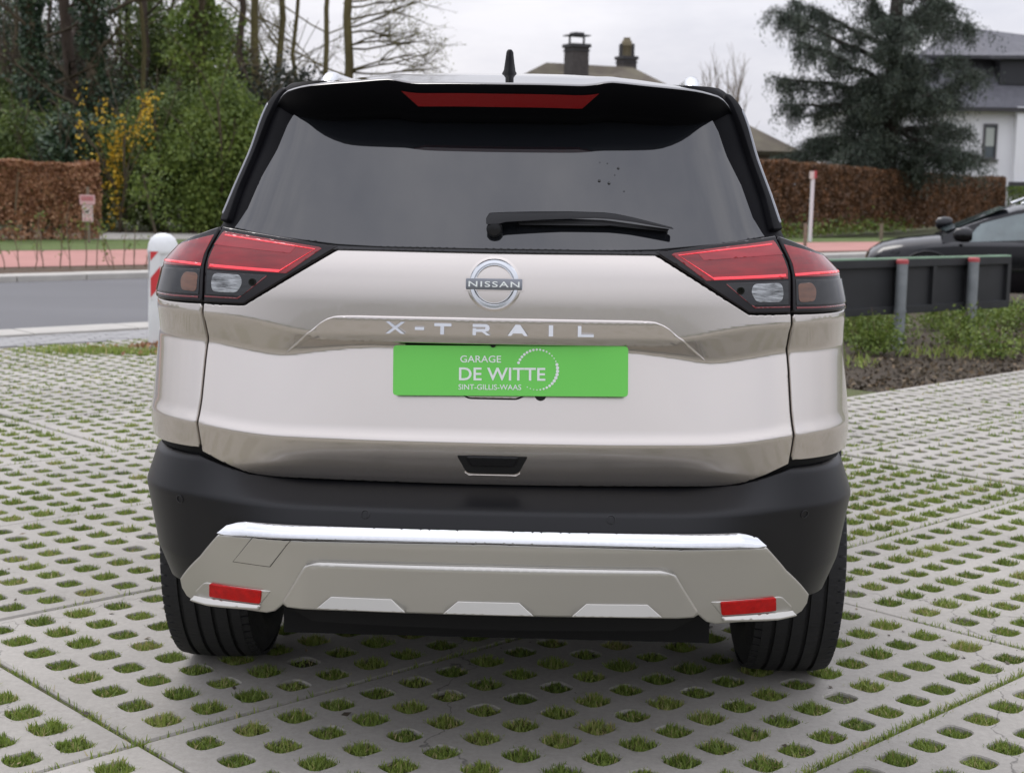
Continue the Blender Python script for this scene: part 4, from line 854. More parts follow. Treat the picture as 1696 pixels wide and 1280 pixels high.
both('sill', S, [(uy(.44), .43), (uy(2.25), .43), (uy(2.25), .25), (uy(.44), .25)], M['plastic_black'], CAR, off=.006, du=.06, dz=.02, thick=.05)
for sd in (-1, 1):
    for yc in (0, YF):
        outer = arch(yc, 2.75, .35, 18, ARC+.055); inner = arch(yc, .35, 2.75, 18, ARC-.012)
        panel('wheel_arch_trim', S, outer+inner, M['plastic_black'], CAR, off=.020, thick=.03, mirror=sd < 0, du=.03, dz=.015)
# ---- bumper
bump = panel('bumper', Sb, [(0, .700), (.50, .700), (.56, .705), (.62, .722), (.6825, .7447), (.80, .7470), (.87, .7480), (.96, .7420), (1.08, .735), (1.15, .715), (1.125, .66), (1.095, .60), (1.075, .55), (1.04, .48), (.98, .44), (.88, .42), (.80, .425), (.74, .430), (.70, .428), (.48, .428), (0, .428)], M['plastic_black'], CAR, sym=True, du=.016, dz=.006, edge=.004, thick=.03)
def Ssk(u, z, off=0.0):
    u = np.asarray(u, float); z = np.asarray(z, float); bx, by, nx, ny, a = base(u)
    cen = prof(z, [.36, .40, .44, .575, .60], [.030, .052, .062, .088, .085], .008); cor = prof(z, [.36, .39, .44, .575, .60], [-.034, -.014, .002, .044, .044], .010)
    s = _ss((a-.40)/.35); d = cen*(1-s)+cor*s+off; return np.stack([bx+nx*d, by+ny*d, z+0*d], -1)
SK = [(0, .5890), (.2226, .5858), (.5346, .5799), (.6036, .5782), (.6579, .5150), (.7415, .4408), (.7453, .4175), (.7350, .3990), (.7200, .3925), (.6153, .3945), (.5050, .3945), (.4830, .4025), (.4623, .4215), (.4527, .4150), (.2270, .4150), (0, .4150)]
sk = panel('skid_plate', Ssk, SK, M['skid_silver'], bump, sym=True, off=.006, thick=.03, du=.016, dz=.006, edge=.005)
def Srp(u, z, off=0.0):                          # raised middle of the skid plate: rolled upper edge, dished towards the bottom
    u = np.asarray(u, float); z = np.asarray(z, float); bx, by, nx, ny, a = base(u)
    d = prof(z, [.38, .425, .50, .530, .545], [.066, .074, .088, .094, .080], .006)-.012*_ss((a-.40)/.07)+off; return np.stack([bx+nx*d, by+ny*d, z+0*d], -1)
rp = panel('raised_panel', Srp, rounded([(0, .5425), (.3748, .5395), (.4000, .5270), (.4610, .4310), (.4502, .4190), (.2238, .4215), (0, .4215)], [0, .03, .03, .008, .004, 0, 0]), M['skid_silver'], sk, sym=True, off=.008, thick=.02, dz=.005, edge=.006)
def Strap(u, z, off=0.0):                        # bright facets that lean outwards at the bottom and so face the sky
    u = np.asarray(u, float); z = np.asarray(z, float); bx, by, nx, ny, a = base(u); d = .090+(.455-z)*.24+off; return np.stack([bx+nx*d, by+ny*d, z+0*d], -1)
for c in (-.278, .0, .278):
    panel('facet', Strap, [(c-.098, .4285), (c-.067, .4560), (c+.066, .4560), (c+.098, .4285)], M['skid_silver'], rp, off=.002, thick=.02, edge=.0015)
# bright bar, rolled over the top of the skid plate
def Sch(u, z, off=0.0):
    u = np.asarray(u, float); z = np.asarray(z, float); bx, by, nx, ny, a = base(u); ztop = np.interp(a, [0, .22, .5375, .62], [.6185, .6178, .6128, .600]); t = (ztop-z)/.034
    cen = .098+.020*(1-(1-1.32*t)**2); s = _ss((a-.40)/.35); d = cen-.036*s+off; return np.stack([bx+nx*d, by+ny*d, z+0*d], -1)
panel('chrome_bar', Sch, [(0, .6196), (.2216, .6183), (.5400, .6160), (.5560, .6130), (.5798, .6055), (.5957, .5892), (.5778, .5866), (.5248, .5894), (.2183, .5943), (0, .5960)], M['chrome'], bump, sym=True, off=.002, thick=.016, dz=.0035, edge=.0008, step=.006)
# tow-eye cover, reflectors
panel('tow_eye_gap', Ssk, [(-.5226, .5807), (-.4326, .5808), (-.4850, .5124), (-.5762, .5149)], M['shell_black'], sk, off=.0072, thick=.001, edge=.0002)
panel('tow_eye_cover', Ssk, [(-.5216, .5796), (-.4346, .5797), (-.4858, .5138), (-.5742, .5162)], M['skid_silver'], sk, off=.0084, thick=.001, edge=.0008)
for sd in (False, True):
    pk = panel('reflector_pocket', Ssk, rounded([(.6938, .4188), (.6560, .4511), (.4870, .4533), (.5220, .4093), (.6922, .4050)], [.01, .01, .006, .012, .012]), M['skid_silver'], sk, off=.0085, thick=.003, edge=.004, mirror=sd)
    def Srf(u, z, off=0.0):
        return Ssk(u, z, off)
    panel('reflector', Ssk, rounded([(.6406, .4505), (.5106, .4515), (.5166, .4190), (.6473, .4166)], .004), M['reflector_red'], pk, off=.0125, thick=.006, edge=.0015, mirror=sd)
    def Slp(u, z, off=0.0):
        u = np.asarray(u, float); z = np.asarray(z, float); bx, by, nx, ny, a = base(u); P_ = Ssk(u, z, 0.0)
        d = (.418-z)*.9+off; P_ = P_.copy(); P_[..., 0] += nx*d; P_[..., 1] += ny*d; return P_
    panel('reflector_ledge', Slp, [(.6920, .4130), (.6480, .4150), (.5168, .4178), (.5230, .4080), (.6536, .3995), (.7000, .4010)], M['skid_silver'], pk, off=.010, thick=.01, edge=.003, mirror=sd)
for (u_, z_) in ((-.7110, .6410), (-.2721, .6422), (.2616, .6428), (.6975, .641)):
    a = Sb(u_, z_, .0005); nv = nrm(Sb, np.array([u_]), np.array([z_]))[0]; rot = Vector(nv).to_track_quat('Z', 'Y').to_matrix().to_4x4(); rot.translation = Vector(a)
    m = MB(); m.lathe([(.0100, -.004), (.0100, .0012), (.0085, .0016), (.0080, .0004), (.0078, -.001)], 20); se = m.build('parking_sensor', M['rubber_seal'], bump, smooth=40); se.matrix_local = rot
# lower valance and underbody
m = MB()
for zz, yy, hw_ in ((0, 0, 0),):
    pts = [(x, -.86+.03*(x/.5)**2) for x in np.linspace(-.50, .50, 13)]; poly = pts+[(.46, -.55), (-.46, -.55)]
    m.prism(poly, .035, lambda x, y, z: (x, y, .387+z)); m.prism(poly, .04, lambda x, y, z: (x*(.84+.14*z/.04), y+.02, .346+z))
m.build('lower_valance', M['shell_black'], bump)['kind'] = 'stuff'
m = MB(); m.box((0, 1.2, .36), (1.06, 3.6, .22)); m.box((0, 1.35, .55), (1.50, 1.7, .5)); m.box((0, -.35, .62), (1.16, .70, .34)); m.tube([(-.72, 0, .36), (.72, 0, .36)], .05, 10); m.build('underbody', M['shell_black'], CAR)
for sx in (-1, 1):
    for yc in (0, YF):
        m = MB(); pts = [(yc+.46*math.cos(t), AZ+.46*math.sin(t)) for t in np.linspace(-.1, math.pi-.45, 18)]
        V = [(sx*.835, y, z) for y, z in pts]+[(sx*.56, y, z) for y, z in pts]; n_ = len(pts); m.add(V, [(i, i+1, n_+i+1, n_+i) for i in range(n_-1)]+[tuple(range(n_, 2*n_))]); m.build('wheel_arch_liner', M['shell_black'], CAR)
# ---- greenhouse: black pillars and roof, dark glass
panel('body_top', G, [(0, 1.216), (.42, 1.218), (.60, 1.232), (.78, 1.252), (.92, 1.235), (1.05, 1.19), (1.3, 1.14), (4.0, 1.0), (6.0, 1.0), (6.0, 1.605), (4.0, 1.605), (1.0, 1.605), (0, 1.605)], M['satin_black'], CAR, sym=True, off=-.004, thick=.01, du=.045, dz=.02)
gl = panel('rear_window', G, [(0, 1.2250), (.30, 1.2255), (.4232, 1.2290), (.60, 1.2430), (.755, 1.2600), (.735, 1.3038), (.732, 1.3744), (.712, 1.44), (.7018, 1.4962), (.685, 1.535), (.64, 1.555), (.4, 1.570), (0, 1.572)], M['glass_dark'], CAR, sym=True, off=.002, thick=.004, du=.02, dz=.01)
panel('window_seal', G, [(0, 1.2235), (.30, 1.2240), (.4232, 1.2270), (.60, 1.2410), (.770, 1.2590), (.785, 1.2500), (.60, 1.2310), (.4232, 1.2185), (.30, 1.2190), (0, 1.2185)], M['rubber_seal'], gl, sym=True, off=.006, thick=.004, edge=.0006)
for sd in (False, True):
    panel('pillar_trim', G, rounded([(.795, 1.275), (.815, 1.35), (.815, 1.44), (.795, 1.55), (.80, 1.590), (.845, 1.592), (.860, 1.56), (.870, 1.44), (.874, 1.35), (.866, 1.275)], .01), M['satin_black'], CAR, off=.010, thick=.022, edge=.004, mirror=sd)
    panel('pillar_sheen', G, [(.850, 1.290), (.858, 1.35), (.854, 1.44), (.846, 1.550), (.862, 1.555), (.876, 1.44), (.880, 1.35), (.868, 1.290)], M['badge_grey'], CAR, off=.012, thick=.022, edge=.003, mirror=sd)  # grey strip stands in for the sky sheen along the pillar edge
    for (y0, y1, za, zb) in ((-.28, .42, 1.26, 1.50), (.50, 1.38, 1.24, 1.535), (1.46, 2.25, 1.22, 1.54)):
        # side windows follow the side of the body top; u from y through the same mapping as G
        def uG(y, z):
            us = np.linspace(.8, 4.6, 400); ys = G(us, np.full(400, z))[:, 1]; return float(np.interp(y, ys, us))
        sl_ = .20 if y0 > 1.4 else (.0 if y0 > 0 else .0)
        q4 = [(uG(y0+(.16 if y0 < 0 else 0), za), za), (uG(y1+sl_*2.2, za), za), (uG(y1-sl_, zb), zb), (uG(y0+(.10 if y0 < 0 else 0), zb), zb)]
        panel('side_window', G, rounded(q4, .03), M['glass_dark'], CAR, off=.001, thick=.004, du=.05, dz=.02, mirror=sd)
# roof skin
ring_u = np.concatenate([np.linspace(-6.0, 6.0, 121)]); ring = G(ring_u, np.full(len(ring_u), 1.605), -.004); ctr_y = .75; V = []; Fq = []; K = 9; nr = len(ring)
for k in range(K+1):
    t = k/K; sc_ = 1-t
    for q in ring:
        x = q[0]*sc_; y = ctr_y+(q[1]-ctr_y)*(sc_ if True else 1); V.append((x, y, 1.605+.062*(1-(1-t)**2.2)))
Fq = [(k*nr+i, k*nr+(i+1) % nr, (k+1)*nr+(i+1) % nr, (k+1)*nr+i) for k in range(K) for i in range(nr)]
mm = MB(); mm.add(V, Fq); mm.build('roof', M['gloss_black'], CAR, smooth=True)
# roof rails
for sd in (-1, 1):
    m = MB(); P_ = [(-.26, 1.605), (-.23, 1.622), (-.15, 1.640), (-.03, 1.648), (.6, 1.670), (1.3, 1.666), (1.5, 1.640)]
    m.tube([(sd*(.475+.03*min(1, (y+.3)/.8)), y, z) for y, z in P_], [.010, .020, .022, .018, .017, .018, .010], 10); m.build('roof_rail', M['chrome_dull'], CAR, smooth=50)
# ---- roof spoiler with two raised shoulders
xs = np.concatenate([np.linspace(0, .17, 8), np.linspace(.18, .26, 10), np.linspace(.28, .50, 12), np.linspace(.506, .548, 10)]); xs = np.concatenate([-xs[:0:-1], xs])
def zt(x): return np.interp(abs(x), [0, .10, .180, .195, .213, .230, .245, .258, .323, .40, .444, .49, .515, .535, .550, .560], [1.590, 1.5902, 1.5890, 1.5898, 1.5920, 1.5955, 1.5978, 1.5980, 1.5922, 1.5868, 1.5840, 1.5785, 1.5705, 1.5560, 1.5370, 1.520])
def yt(x): return -.800+.055*(abs(x)/.5)**2.2+(.16*max(0, (abs(x)-.36)/.188)**2.6)
zs = np.array([zt(x) for x in xs]); zs = np.convolve(np.pad(zs, 1, 'edge'), [.25, .5, .25], 'valid')
sec = []
for x, z in zip(xs, zs):
    a = abs(x)/.56; yr = yt(x); zr = 1.6445-.095*a**3.4; lip = min(1, max(0, (1-a)/.12)); lip = .03+.97*lip
    bump_ = .004 if .2 < abs(x) < .34 else 0
    yy_ = lambda f: -.22+(yr+.03+.22)*f
    pts = [(-.22, zr-.006), (yy_(.32), zr-.002), (yy_(.62), .5*zr+.5*(z+.004)+.006*lip), (yy_(.83), .25*zr+.75*(z+.002)+.006*lip), (yr+.03, z+.0035), (yr+.008, z+.001), (yr, z-.003), (yr+.002, z-.008), (yr+.010, z-.018*lip-.004), (yr+.035*lip+.004, z-.050*lip-.006), (yr+.085*lip+.01, z-.072*lip-.01), (yr+.02+.15*lip, z-.070*lip-.01)]
    sec.append([(x, y, zz) for y, zz in pts])
m = MB(); n_s = len(sec); n_p = len(sec[0]); m.add([q for s_ in sec for q in s_], [(i*n_p+j, i*n_p+j+1, (i+1)*n_p+j+1, (i+1)*n_p+j) for i in range(n_s-1) for j in range(n_p-1)]+[tuple(range(n_p)), tuple(range((n_s-1)*n_p, n_s*n_p))])
sp_ = m.build('roof_spoiler', M['gloss_black'], CAR, smooth=55); sp_.data.materials.append(M['satin_black'])
for f in sp_.data.polygons:
    if f.normal.z < -.15: f.material_index = 1
# high brake lamp on the rear face of the spoiler
V = []; xs2 = np.linspace(-1, 1, 25)
for t, hx in ((0, .222), (1, .185)):
    for x in xs2*hx: z_ = np.interp(x, xs, zs); y_ = yt(x); V.append((x, y_+.0115+.0195*t-.003, z_-.023-.028*t))
m = MB(); n_ = len(xs2); m.add(V+[(x, y+.012, z) for x, y, z in V], [(i, n_+i, n_+i+1, i+1) for i in range(n_-1)]+[(2*n_+i, i, i+1, 2*n_+i+1) for i in range(n_-1)]+[(n_+i, 3*n_+i, 3*n_+i+1, n_+i+1) for i in range(n_-1)]+[(0, 2*n_, 3*n_, n_), (n_-1, 2*n_-1, 4*n_-1, 3*n_-1)]); m.build('brake_lamp', M['brake_red'], sp_, smooth=True)
# antenna fin
m = MB(); cs = []
for (z, y0, y1, w) in ((1.632, -.47, -.25, .026), (1.642, -.46, -.26, .022), (1.650, -.45, -.29, .0165), (1.675, -.425, -.335, .0125), (1.696, -.405, -.350, .0098), (1.7015, -.395, -.360, .006)):
    cs.append([(w*math.sin(t)*.9 if True else 0, (y0+y1)/2-(y1-y0)/2*math.cos(t), z) for t in np.linspace(0, 2*math.pi, 17)[:-1]])
m.add([q for c_ in cs for q in c_], [(i*16+j, i*16+(j+1) % 16, (i+1)*16+(j+1) % 16, (i+1)*16+j) for i in range(5) for j in range(16)]+[tuple(range(80, 96))]); m.build('antenna_fin', M['satin_black'], CAR, smooth=50).location = (.006, 0, 0)
# ---- wiper
wp = empty('wiper', (0, 0, 0), 0, CAR)
def Gw(x, z, o_): 
    us = np.linspace(-.9, .9, 361); xx = G(us, np.full(361, z))[:, 0]; u_ = float(np.interp(x, xx, us)); return Vector(G(u_, z, o_))
q = Gw(-.004, 1.269, .0); m = MB(); m.lathe([(.017, .0), (.018, -.02), (.014, -.026), (.006, -.028)], 20, axis='y', c=tuple(q)); m.build('pivot', M['plastic_black'], wp, smooth=40)
top = [(-.022, 1.279), (-.023, 1.292), (-.016, 1.304), (.02, 1.3062), (.08, 1.3085), (.16, 1.3100), (.236, 1.3088), (.262, 1.3062), (.30, 1.2990), (.385, 1.2790), (.389, 1.2745)]
bot = [(.383, 1.2755), (.30, 1.2890), (.25, 1.2945), (.215, 1.2960), (.10, 1.2905), (.02, 1.2845), (.005, 1.2800)]
pl = top+bot; m = MB(); V0 = [Gw(x, z, .020) for x, z in pl]; V1 = [Gw(x, z, .036) for x, z in pl]; n_ = len(pl)
m.add(V1+V0, [tuple(range(n_)), tuple(range(2*n_-1, n_-1, -1))]+[(i, n_+i, n_+(i+1) % n_, (i+1) % n_) for i in range(n_)]); m.build('arm', M['plastic_black'], wp, bevel=.0025, smooth=50)
bp = [(.045, 1.2860), (.10, 1.2885), (.25, 1.2905), (.381, 1.2745), (.376, 1.2690), (.25, 1.2800), (.10, 1.2790), (.05, 1.2790)]; m = MB(); V0 = [Gw(x, z, .004) for x, z in bp]; V1 = [Gw(x, z, .020) for x, z in bp]; n_ = len(bp)
m.add(V1+V0, [tuple(range(n_)), tuple(range(2*n_-1, n_-1, -1))]+[(i, n_+i, n_+(i+1) % n_, (i+1) % n_) for i in range(n_)]); m.build('blade', M['rubber_seal'], wp)
for (x_, z_, r_) in ((.270, 1.407, .0030), (.227, 1.378, .0034), (.249, 1.373, .0034), (.262, 1.392, .0014), (.283, 1.356, .0016), (.228, 1.420, .0012), (.245, 1.418, .0012)):
    q = Gw(x_, z_, .0030); m = MB(); m.lathe([(r_, 0), (r_*.85, -r_*.4), (r_*.45, -r_*.62), (r_*.05, -r_*.68)], 12, axis='y', c=tuple(q)); m.build('water_drop', M['gloss_black'], gl, smooth=60)
# ---- badge, letters, plate
def wrap(Fn, off0):
    "maps flat (x, y, h) drawn on the tail to the surface"
    def f(x, y, h): return tuple(Fn(np.array(x), np.array(y), off0+h))
    return f
BX, BZ = -.0015, 1.1497
bd = empty('badge', (0, 0, 0), 0, CAR); wf = wrap(S, .0015)
def ring_part(name, r0, r1, a0, a1, h0, h1, mt, n=40):
    m = MB(); ts = np.linspace(a0, a1, n); V = []
    prof_ = [(r0, 0), (r0, h0), (r0+(r1-r0)*.22, h1), (r1-(r1-r0)*.22, h1), (r1, h0), (r1, 0)]
    for t in ts:
        for r, h in prof_: V.append(wf(BX+r*math.cos(t), BZ+r*math.sin(t), h))
    k = len(prof_); m.add(V, [(i*k+j, i*k+j+1, (i+1)*k+j+1, (i+1)*k+j) for i in range(n-1) for j in range(k-1)]+[tuple(range(k)), tuple(range((n-1)*k, n*k))]); m.build(name, M[mt], bd, smooth=35)
ring_part('badge_base', .0405, .0600, 0, 2*math.pi, .0008, .0018, 'paint', 64)
ring_part('badge_ring', .0430, .0550, .20, math.pi-.20, .002, .0048, 'chrome_dull'); ring_part('badge_ring', .0430, .0550, math.pi+.20, 2*math.pi-.20, .002, .0048, 'chrome_dull')
ring_part('badge_rim', .0405, .0428, .22, math.pi-.22, .002, .0034, 'chrome'); ring_part('badge_rim', .0405, .0428, math.pi+.22, 2*math.pi-.22, .002, .0034, 'chrome')
def flat_poly(name, pts, h0, h1, mt, parent, w=wf, bev=0.0):
    m = MB(); n_ = len(pts); m.add([w(x, z, h0) for x, z in pts]+[w(x, z, h1) for x, z in pts], [tuple(range(n_-1, -1, -1)), tuple(range(n_, 2*n_))]+[(i, (i+1) % n_, n_+(i+1) % n_, n_+i) for i in range(n_)]); return m.build(name, M[mt], parent, bevel=bev, smooth=30 if bev else False)
rc = lambda hw_, hh_, r: [tuple(q) for q in rounded([(BX-hw_, BZ-hh_+.0), (BX+hw_, BZ-hh_), (BX+hw_, BZ+hh_), (BX-hw_, BZ+hh_)], r)]
flat_poly('badge_bar', rc(.0655, .0145, .004), 0, .0030, 'paint', bd); flat_poly('badge_bar', rc(.0620, .0120, .003), .0028, .0062, 'badge_grey', bd, bev=.0008)
def text_mesh(body, size, name, spacing=1.0, xscale=1.0, bold=0.0):
    cu = bpy.data.curves.new(name, 'FONT'); cu.body = body; cu.size = size; cu.space_character = spacing; cu.align_x = 'LEFT'; cu.extrude = 0.0; cu.offset = bold; cu.resolution_u = 4
    to = bpy.data.objects.new(name, cu); COL.objects.link(to); dg = bpy.context.evaluated_depsgraph_get(); me = bpy.data.meshes.new_from_object(to.evaluated_get(dg)); bpy.data.objects.remove(to); bpy.data.curves.remove(cu)
    V = np.array([v.co[:2] for v in me.vertices]); fs = [tuple(p.vertices) for p in me.polygons]; bpy.data.meshes.remove(me)
    return V, fs
def lettering(name, body, x0, x1, z0, z1, w, h, mt, parent, bold=0.0, spacing=1.0):
    V, fs = text_mesh(body, 1.0, name, spacing, 1.0, bold); lo, hi = V.min(0), V.max(0); U = (V-lo)/(hi-lo)
    m = MB(); P_ = [w(x0+(x1-x0)*u_, z0+(z1-z0)*v_, h) for u_, v_ in U]; m.add(P_, fs); me = bpy.data.meshes.new(name); me.from_pydata(m.v, [], m.f); me.update(); return obj(name, me, M[mt], parent)
lettering('badge_letters', 'NISSAN', BX-.0560, BX+.0560, BZ-.0062, BZ+.0062, wf, .0068, 'plate_white', bd, .012, 1.18)
# model letters
LT = {'X': [[(0, 0), (.2, 0), (.5, .36), (.8, 0), (1, 0), (.62, .5), (1, 1), (.8, 1), (.5, .64), (.2, 1), (0, 1), (.38, .5)]], '-': [[(0, .36), (1, .36), (1, .62), (0, .62)]], 'T': [[(.36, 0), (.58, 0), (.58, .74), (1, .74), (1, 1), (0, 1), (0, .74), (.36, .74)]],
      'R': [[(0, 0), (.2, 0), (.2, .30), (.52, .30), (.78, 0), (1, 0), (.72, .33), (.90, .42), (.96, .62), (.92, .86), (.78, 1), (0, 1), (0, .74), (.70, .74), (.72, .66), (.68, .56), (.2, .54), (.2, .62), (0, .62)]], 'A': [[(0, 0), (.18, 0), (.28, .22), (.72, .22), (.82, 0), (1, 0), (.62, 1), (.38, 1)], ], 'I': [[(0, 0), (1, 0), (1, 1), (0, 1)]], 'L': [[(0, 0), (1, 0), (1, .22), (.22, .22), (.22, 1), (0, 1)]]}
tl = empty('model_letters', (0, 0, 0), 0, CAR); wg = wrap(Sg, .0072)
def pxu(p, r): return p
for ch, x0, x1, z0, z1 in (('X', -.2370, -.1945, 1.0385, 1.0645), ('-', -.1725, -.1520, 1.0390, 1.0630), ('T', -.1300, -.0925, 1.0390, 1.0630), ('R', -.0460, -.0070, 1.0390, 1.0630), ('A', .0305, .0745, 1.0390, 1.0630), ('I', .1200, .1295, 1.0390, 1.0630), ('L', .1832, .2182, 1.0390, 1.0625)):
    for poly in LT[ch]:
        m = MB(); q2 = [(x0+(x1-x0)*a, z0+(z1-z0)*b) for a, b in poly]; n_ = len(q2); hz = lambda b: .0095-.0068*b
        m.add([wg(x, z, 0) for x, z in q2]+[wg(x, z, hz(b)) for (x, z), (a, b) in zip(q2, poly)], [tuple(range(n_-1, -1, -1)), tuple(range(n_, 2*n_))]+[(i, (i+1) % n_, n_+(i+1) % n_, n_+i) for i in range(n_)]); m.build('letter', M['chrome'], tl)
# plate (sits a little right of centre and hangs level)
pc = (.0372, -.905, .9585); pt = empty('number_plate', pc, 0, CAR); pt.rotation_euler = (math.radians(-9), -0.0158+0.002, .0)
m = MB(); m.prism([tuple(q) for q in rounded([(-.26, -.0555), (.26, -.0555), (.26, .0555), (-.26, .0555)], .009)], .0035, lambda x, y, z: (x, -z, y)); m.build('plate_board', M['plate_green'], pt, bevel=.0007); tag(pt, 'green dealer plate with white lettering')
wpl = lambda x, z, h: (x, -.0035-h, z)
for body, x0, x1, z0, z1, bo in (('GARAGE', -.111, -.0205, .0182, .0335, .008), ('DE WITTE', -.1135, .0775, -.0215, .0070, .012), ('SINT-GILLIS-WAAS', -.1145, .0245, -.0420, -.0300, .006)):
    lettering('lettering', body, x0, x1, z0, z1, wpl, .0006, 'plate_white', pt, bo)
m = MB()
cxp, czp, rp_ = .0600, .0030, .0445; na = 30
for i in range(na):
    t = math.radians(160-i*(360-80)/(na-1)*1.0); f = i/(na-1); r_ = .0032*(.42+.58*abs(math.cos(math.pi*(f*1.15-.02)))) if f < .5 else .0032*(.35+.85*math.sin(math.pi*min(1, (f-.30)/.62))) if f < .93 else .0012
    x, z = cxp+rp_*math.cos(t), czp+rp_*math.sin(t); ns = 10; m.add([wpl(x+r_*math.cos(k*2*math.pi/ns), z+r_*math.sin(k*2*math.pi/ns), .0006) for k in range(ns)], [tuple(range(ns))])
m.build('dot_ring', M['plate_white'], pt)['kind'] = 'stuff'
# ---- wheels
def make_wheel(parent, x, y, sgn):
    w = empty('wheel', (x, y, .369), 0, parent); h = .1175
    pr = [(.235, -h*.72), (.25, -h*.92), (.285, -h*1.06), (.325, -h*1.04), (.348, -h*.93), (.361, -h*.80)]
    tread = []
    for xa, xb in ((-.80, -.58), (-.50, -.22), (-.14, .14), (.22, .50), (.58, .80)):
        cr_ = lambda q: .3685-.006*(q)**2*1.0
        tread += [(cr_(xa)-.009, xa*h), (cr_(xa), xa*h+.001), (cr_(xb), xb*h-.001), (cr_(xb)-.009, xb*h)]
    pr += tread+[(.361, h*.80), (.348, h*.93), (.325, h*1.04), (.285, h*1.06), (.25, h*.92), (.235, h*.72)]
    m = MB(); m.lathe(pr, 72, axis='x', close=False); ty = m.build('tyre', M['tyre'], w, smooth=35)
    m = MB(); sip = []
    m2 = MB()
    for k in range(72):                          # raised tread blocks across the shoulders
        t = 2*math.pi*k/72; c, s = math.cos(t), math.sin(t)
        for xa in (-.86, .86):
            p = Vector((xa*h, .3595*c, .3595*s)); tv = Vector((0, -s, c)); nv = Vector((0, c, s)); xv = Vector((1, 0, 0)); V = []
            for i in (-1, 1):
                for j in (-1, 1):
                    for l in (0, 1): V.append(p+xv*(i*.012)+tv*(j*.0125)+nv*(-.004+l*.0085-(.004 if i*xa > 0 else 0)))
            m2.add(V, [(0, 1, 3, 2), (4, 6, 7, 5), (0, 4, 5, 1), (2, 3, 7, 6), (1, 5, 7, 3), (0, 2, 6, 4)])
    m2.build('tread_blocks', M['tyre'], ty)['kind'] = 'stuff'
    m = MB(); m.lathe([(.235, -.08), (.225, -.085), (.215, -.05), (.215, .06), (.228, .085), (.240, .082)], 48, axis='x', close=False)
    m.lathe([(.07, sgn*.045), (.065, sgn*.06), (.03, sgn*.064), (.001, sgn*.064)], 24, axis='x', close=False)
    for k in range(5):
        t = 2*math.pi*k/5
        for e in (-.16, .16):
            a = Vector((sgn*.052, .06*math.cos(t), .06*math.sin(t))); b = Vector((sgn*.070, .222*math.cos(t+e), .222*math.sin(t+e))); m.tube([a, b], [.018, .014], 6)
    m.build('rim', M['alloy'], w, smooth=40)
    m = MB(); m.lathe([(.21, -sgn*.0), (.16, sgn*.01), (.02, sgn*.012)], 32, axis='x', close=True); m.build('brake_disc', M['badge_grey'], w, smooth=40)
    return w
for sx in (-1, 1):
    for yc in (0, YF): make_wheel(CAR, sx*.795, yc, sx)
# ------------------------------------------------------------------ bollard by the road
bo = empty('bollard', gp(271, 574)); bo.rotation_euler = (0, .012, .22)
m = MB(); sct = []
for r, z in ((.125, -.05), (.122, .30), (.112, .70), (.112, .78)):
    sct.append([(r*1.0*math.copysign(abs(math.cos(t))**.35, math.cos(t)), r*math.copysign(abs(math.sin(t))**.35, math.sin(t)), z) for t in np.linspace(0, 2*math.pi, 33)[:-1]])
m.add([q for s_ in sct for q in s_], [(i*32+j, i*32+(j+1) % 32, (i+1)*32+(j+1) % 32, (i+1)*32+j) for i in range(3) for j in range(32)]+[tuple(range(96, 128))]); m.build('post', M['bollard_white'], bo, smooth=35)
m = MB(); m.lathe([(.122, .775), (.128, .785), (.127, .81), (.118, .86), (.098, .905), (.062, .935), (.02, .945)], 32); m.build('cap', M['bollard_white'], bo, smooth=50)
fr_ = lambda x, z, h: (-.114-h, x, z)
m = MB(); m.box((-.1165, 0, .60), (.006, .17, .40)); rf_ = m.build('reflector', M['sign_white'], bo)
for z0 in (.42, .66):
    m = MB(); m.add([(-.121, -.083, z0), (-.121, .083, z0-.02+.0), (-.121, .083, z0+.085), (-.121, -.083, z0+.13)] if False else [(-.121, .083, z0-.01), (-.121, -.083, z0+.10), (-.121, -.083, z0+.20 if z0 < .6 else .795), (-.121, .083, z0+.09)], [(0, 1, 2, 3)]); m.build('stripe', M['sign_red'], rf_)
# the same board faces the street on the camera side
m = MB(); m.box((-.060, -.1165, .60), (.084, .006, .40)); rf2 = m.build('reflector', M['sign_white'], bo)
m = MB(); m.add([(-.1, -.1215, .42), (-.02, -.1215, .52), (-.02, -.1215, .68), (-.1, -.1215, .58)], [(0, 1, 2, 3)]); m.build('stripe', M['sign_red'], rf2)
m = MB(); m.add([(-.1, -.1215, .72), (-.035, -.1215, .798), (-.1, -.1215, .798)], [(0, 1, 2)]); m.build('stripe', M['sign_red'], rf2)
tag(bo, 'white domed plastic bollard with red and white reflector beside the left tail lamp', 'bollard')
# heap of soil and leaf bits round the bollard
P = []
for k in range(420):
    r = abs(rng.normal(0, .32)); a = rng.uniform(0, 2*math.pi); P.append((bo.location.x+r*math.cos(a)*.9+.10, bo.location.y+r*math.sin(a)*.7-.15, .012+max(0, .05-.12*r)))
V, Fq, t = leaf_quads(np.array(P), .055, rng.random(len(P))); so_ = obj('soil_heap', np_mesh('soil_heap', V, Fq, t), M['leaf_beech']); tag(so_, 'loose soil and dead leaves heaped round the bollard foot', 'soil', kind='stuff')
P = []
for k in range(900):
    P.append((bo.location.x-.45+rng.normal(0, .28), bo.location.y-.42+rng.normal(0, .10), -.005))
P = np.array(P); n = len(P); V, Fq, t = blades(P, rng.uniform(.03, .07, n), rng.uniform(.006, .012, n), .6, np.clip(rng.normal(.6, .2, n), 0, 1)); wg_ = obj('weeds', np_mesh('weeds', V, Fq, t), M['grass']); tag(wg_, 'tuft of bright weeds left of the bollard foot', 'weeds', kind='stuff')
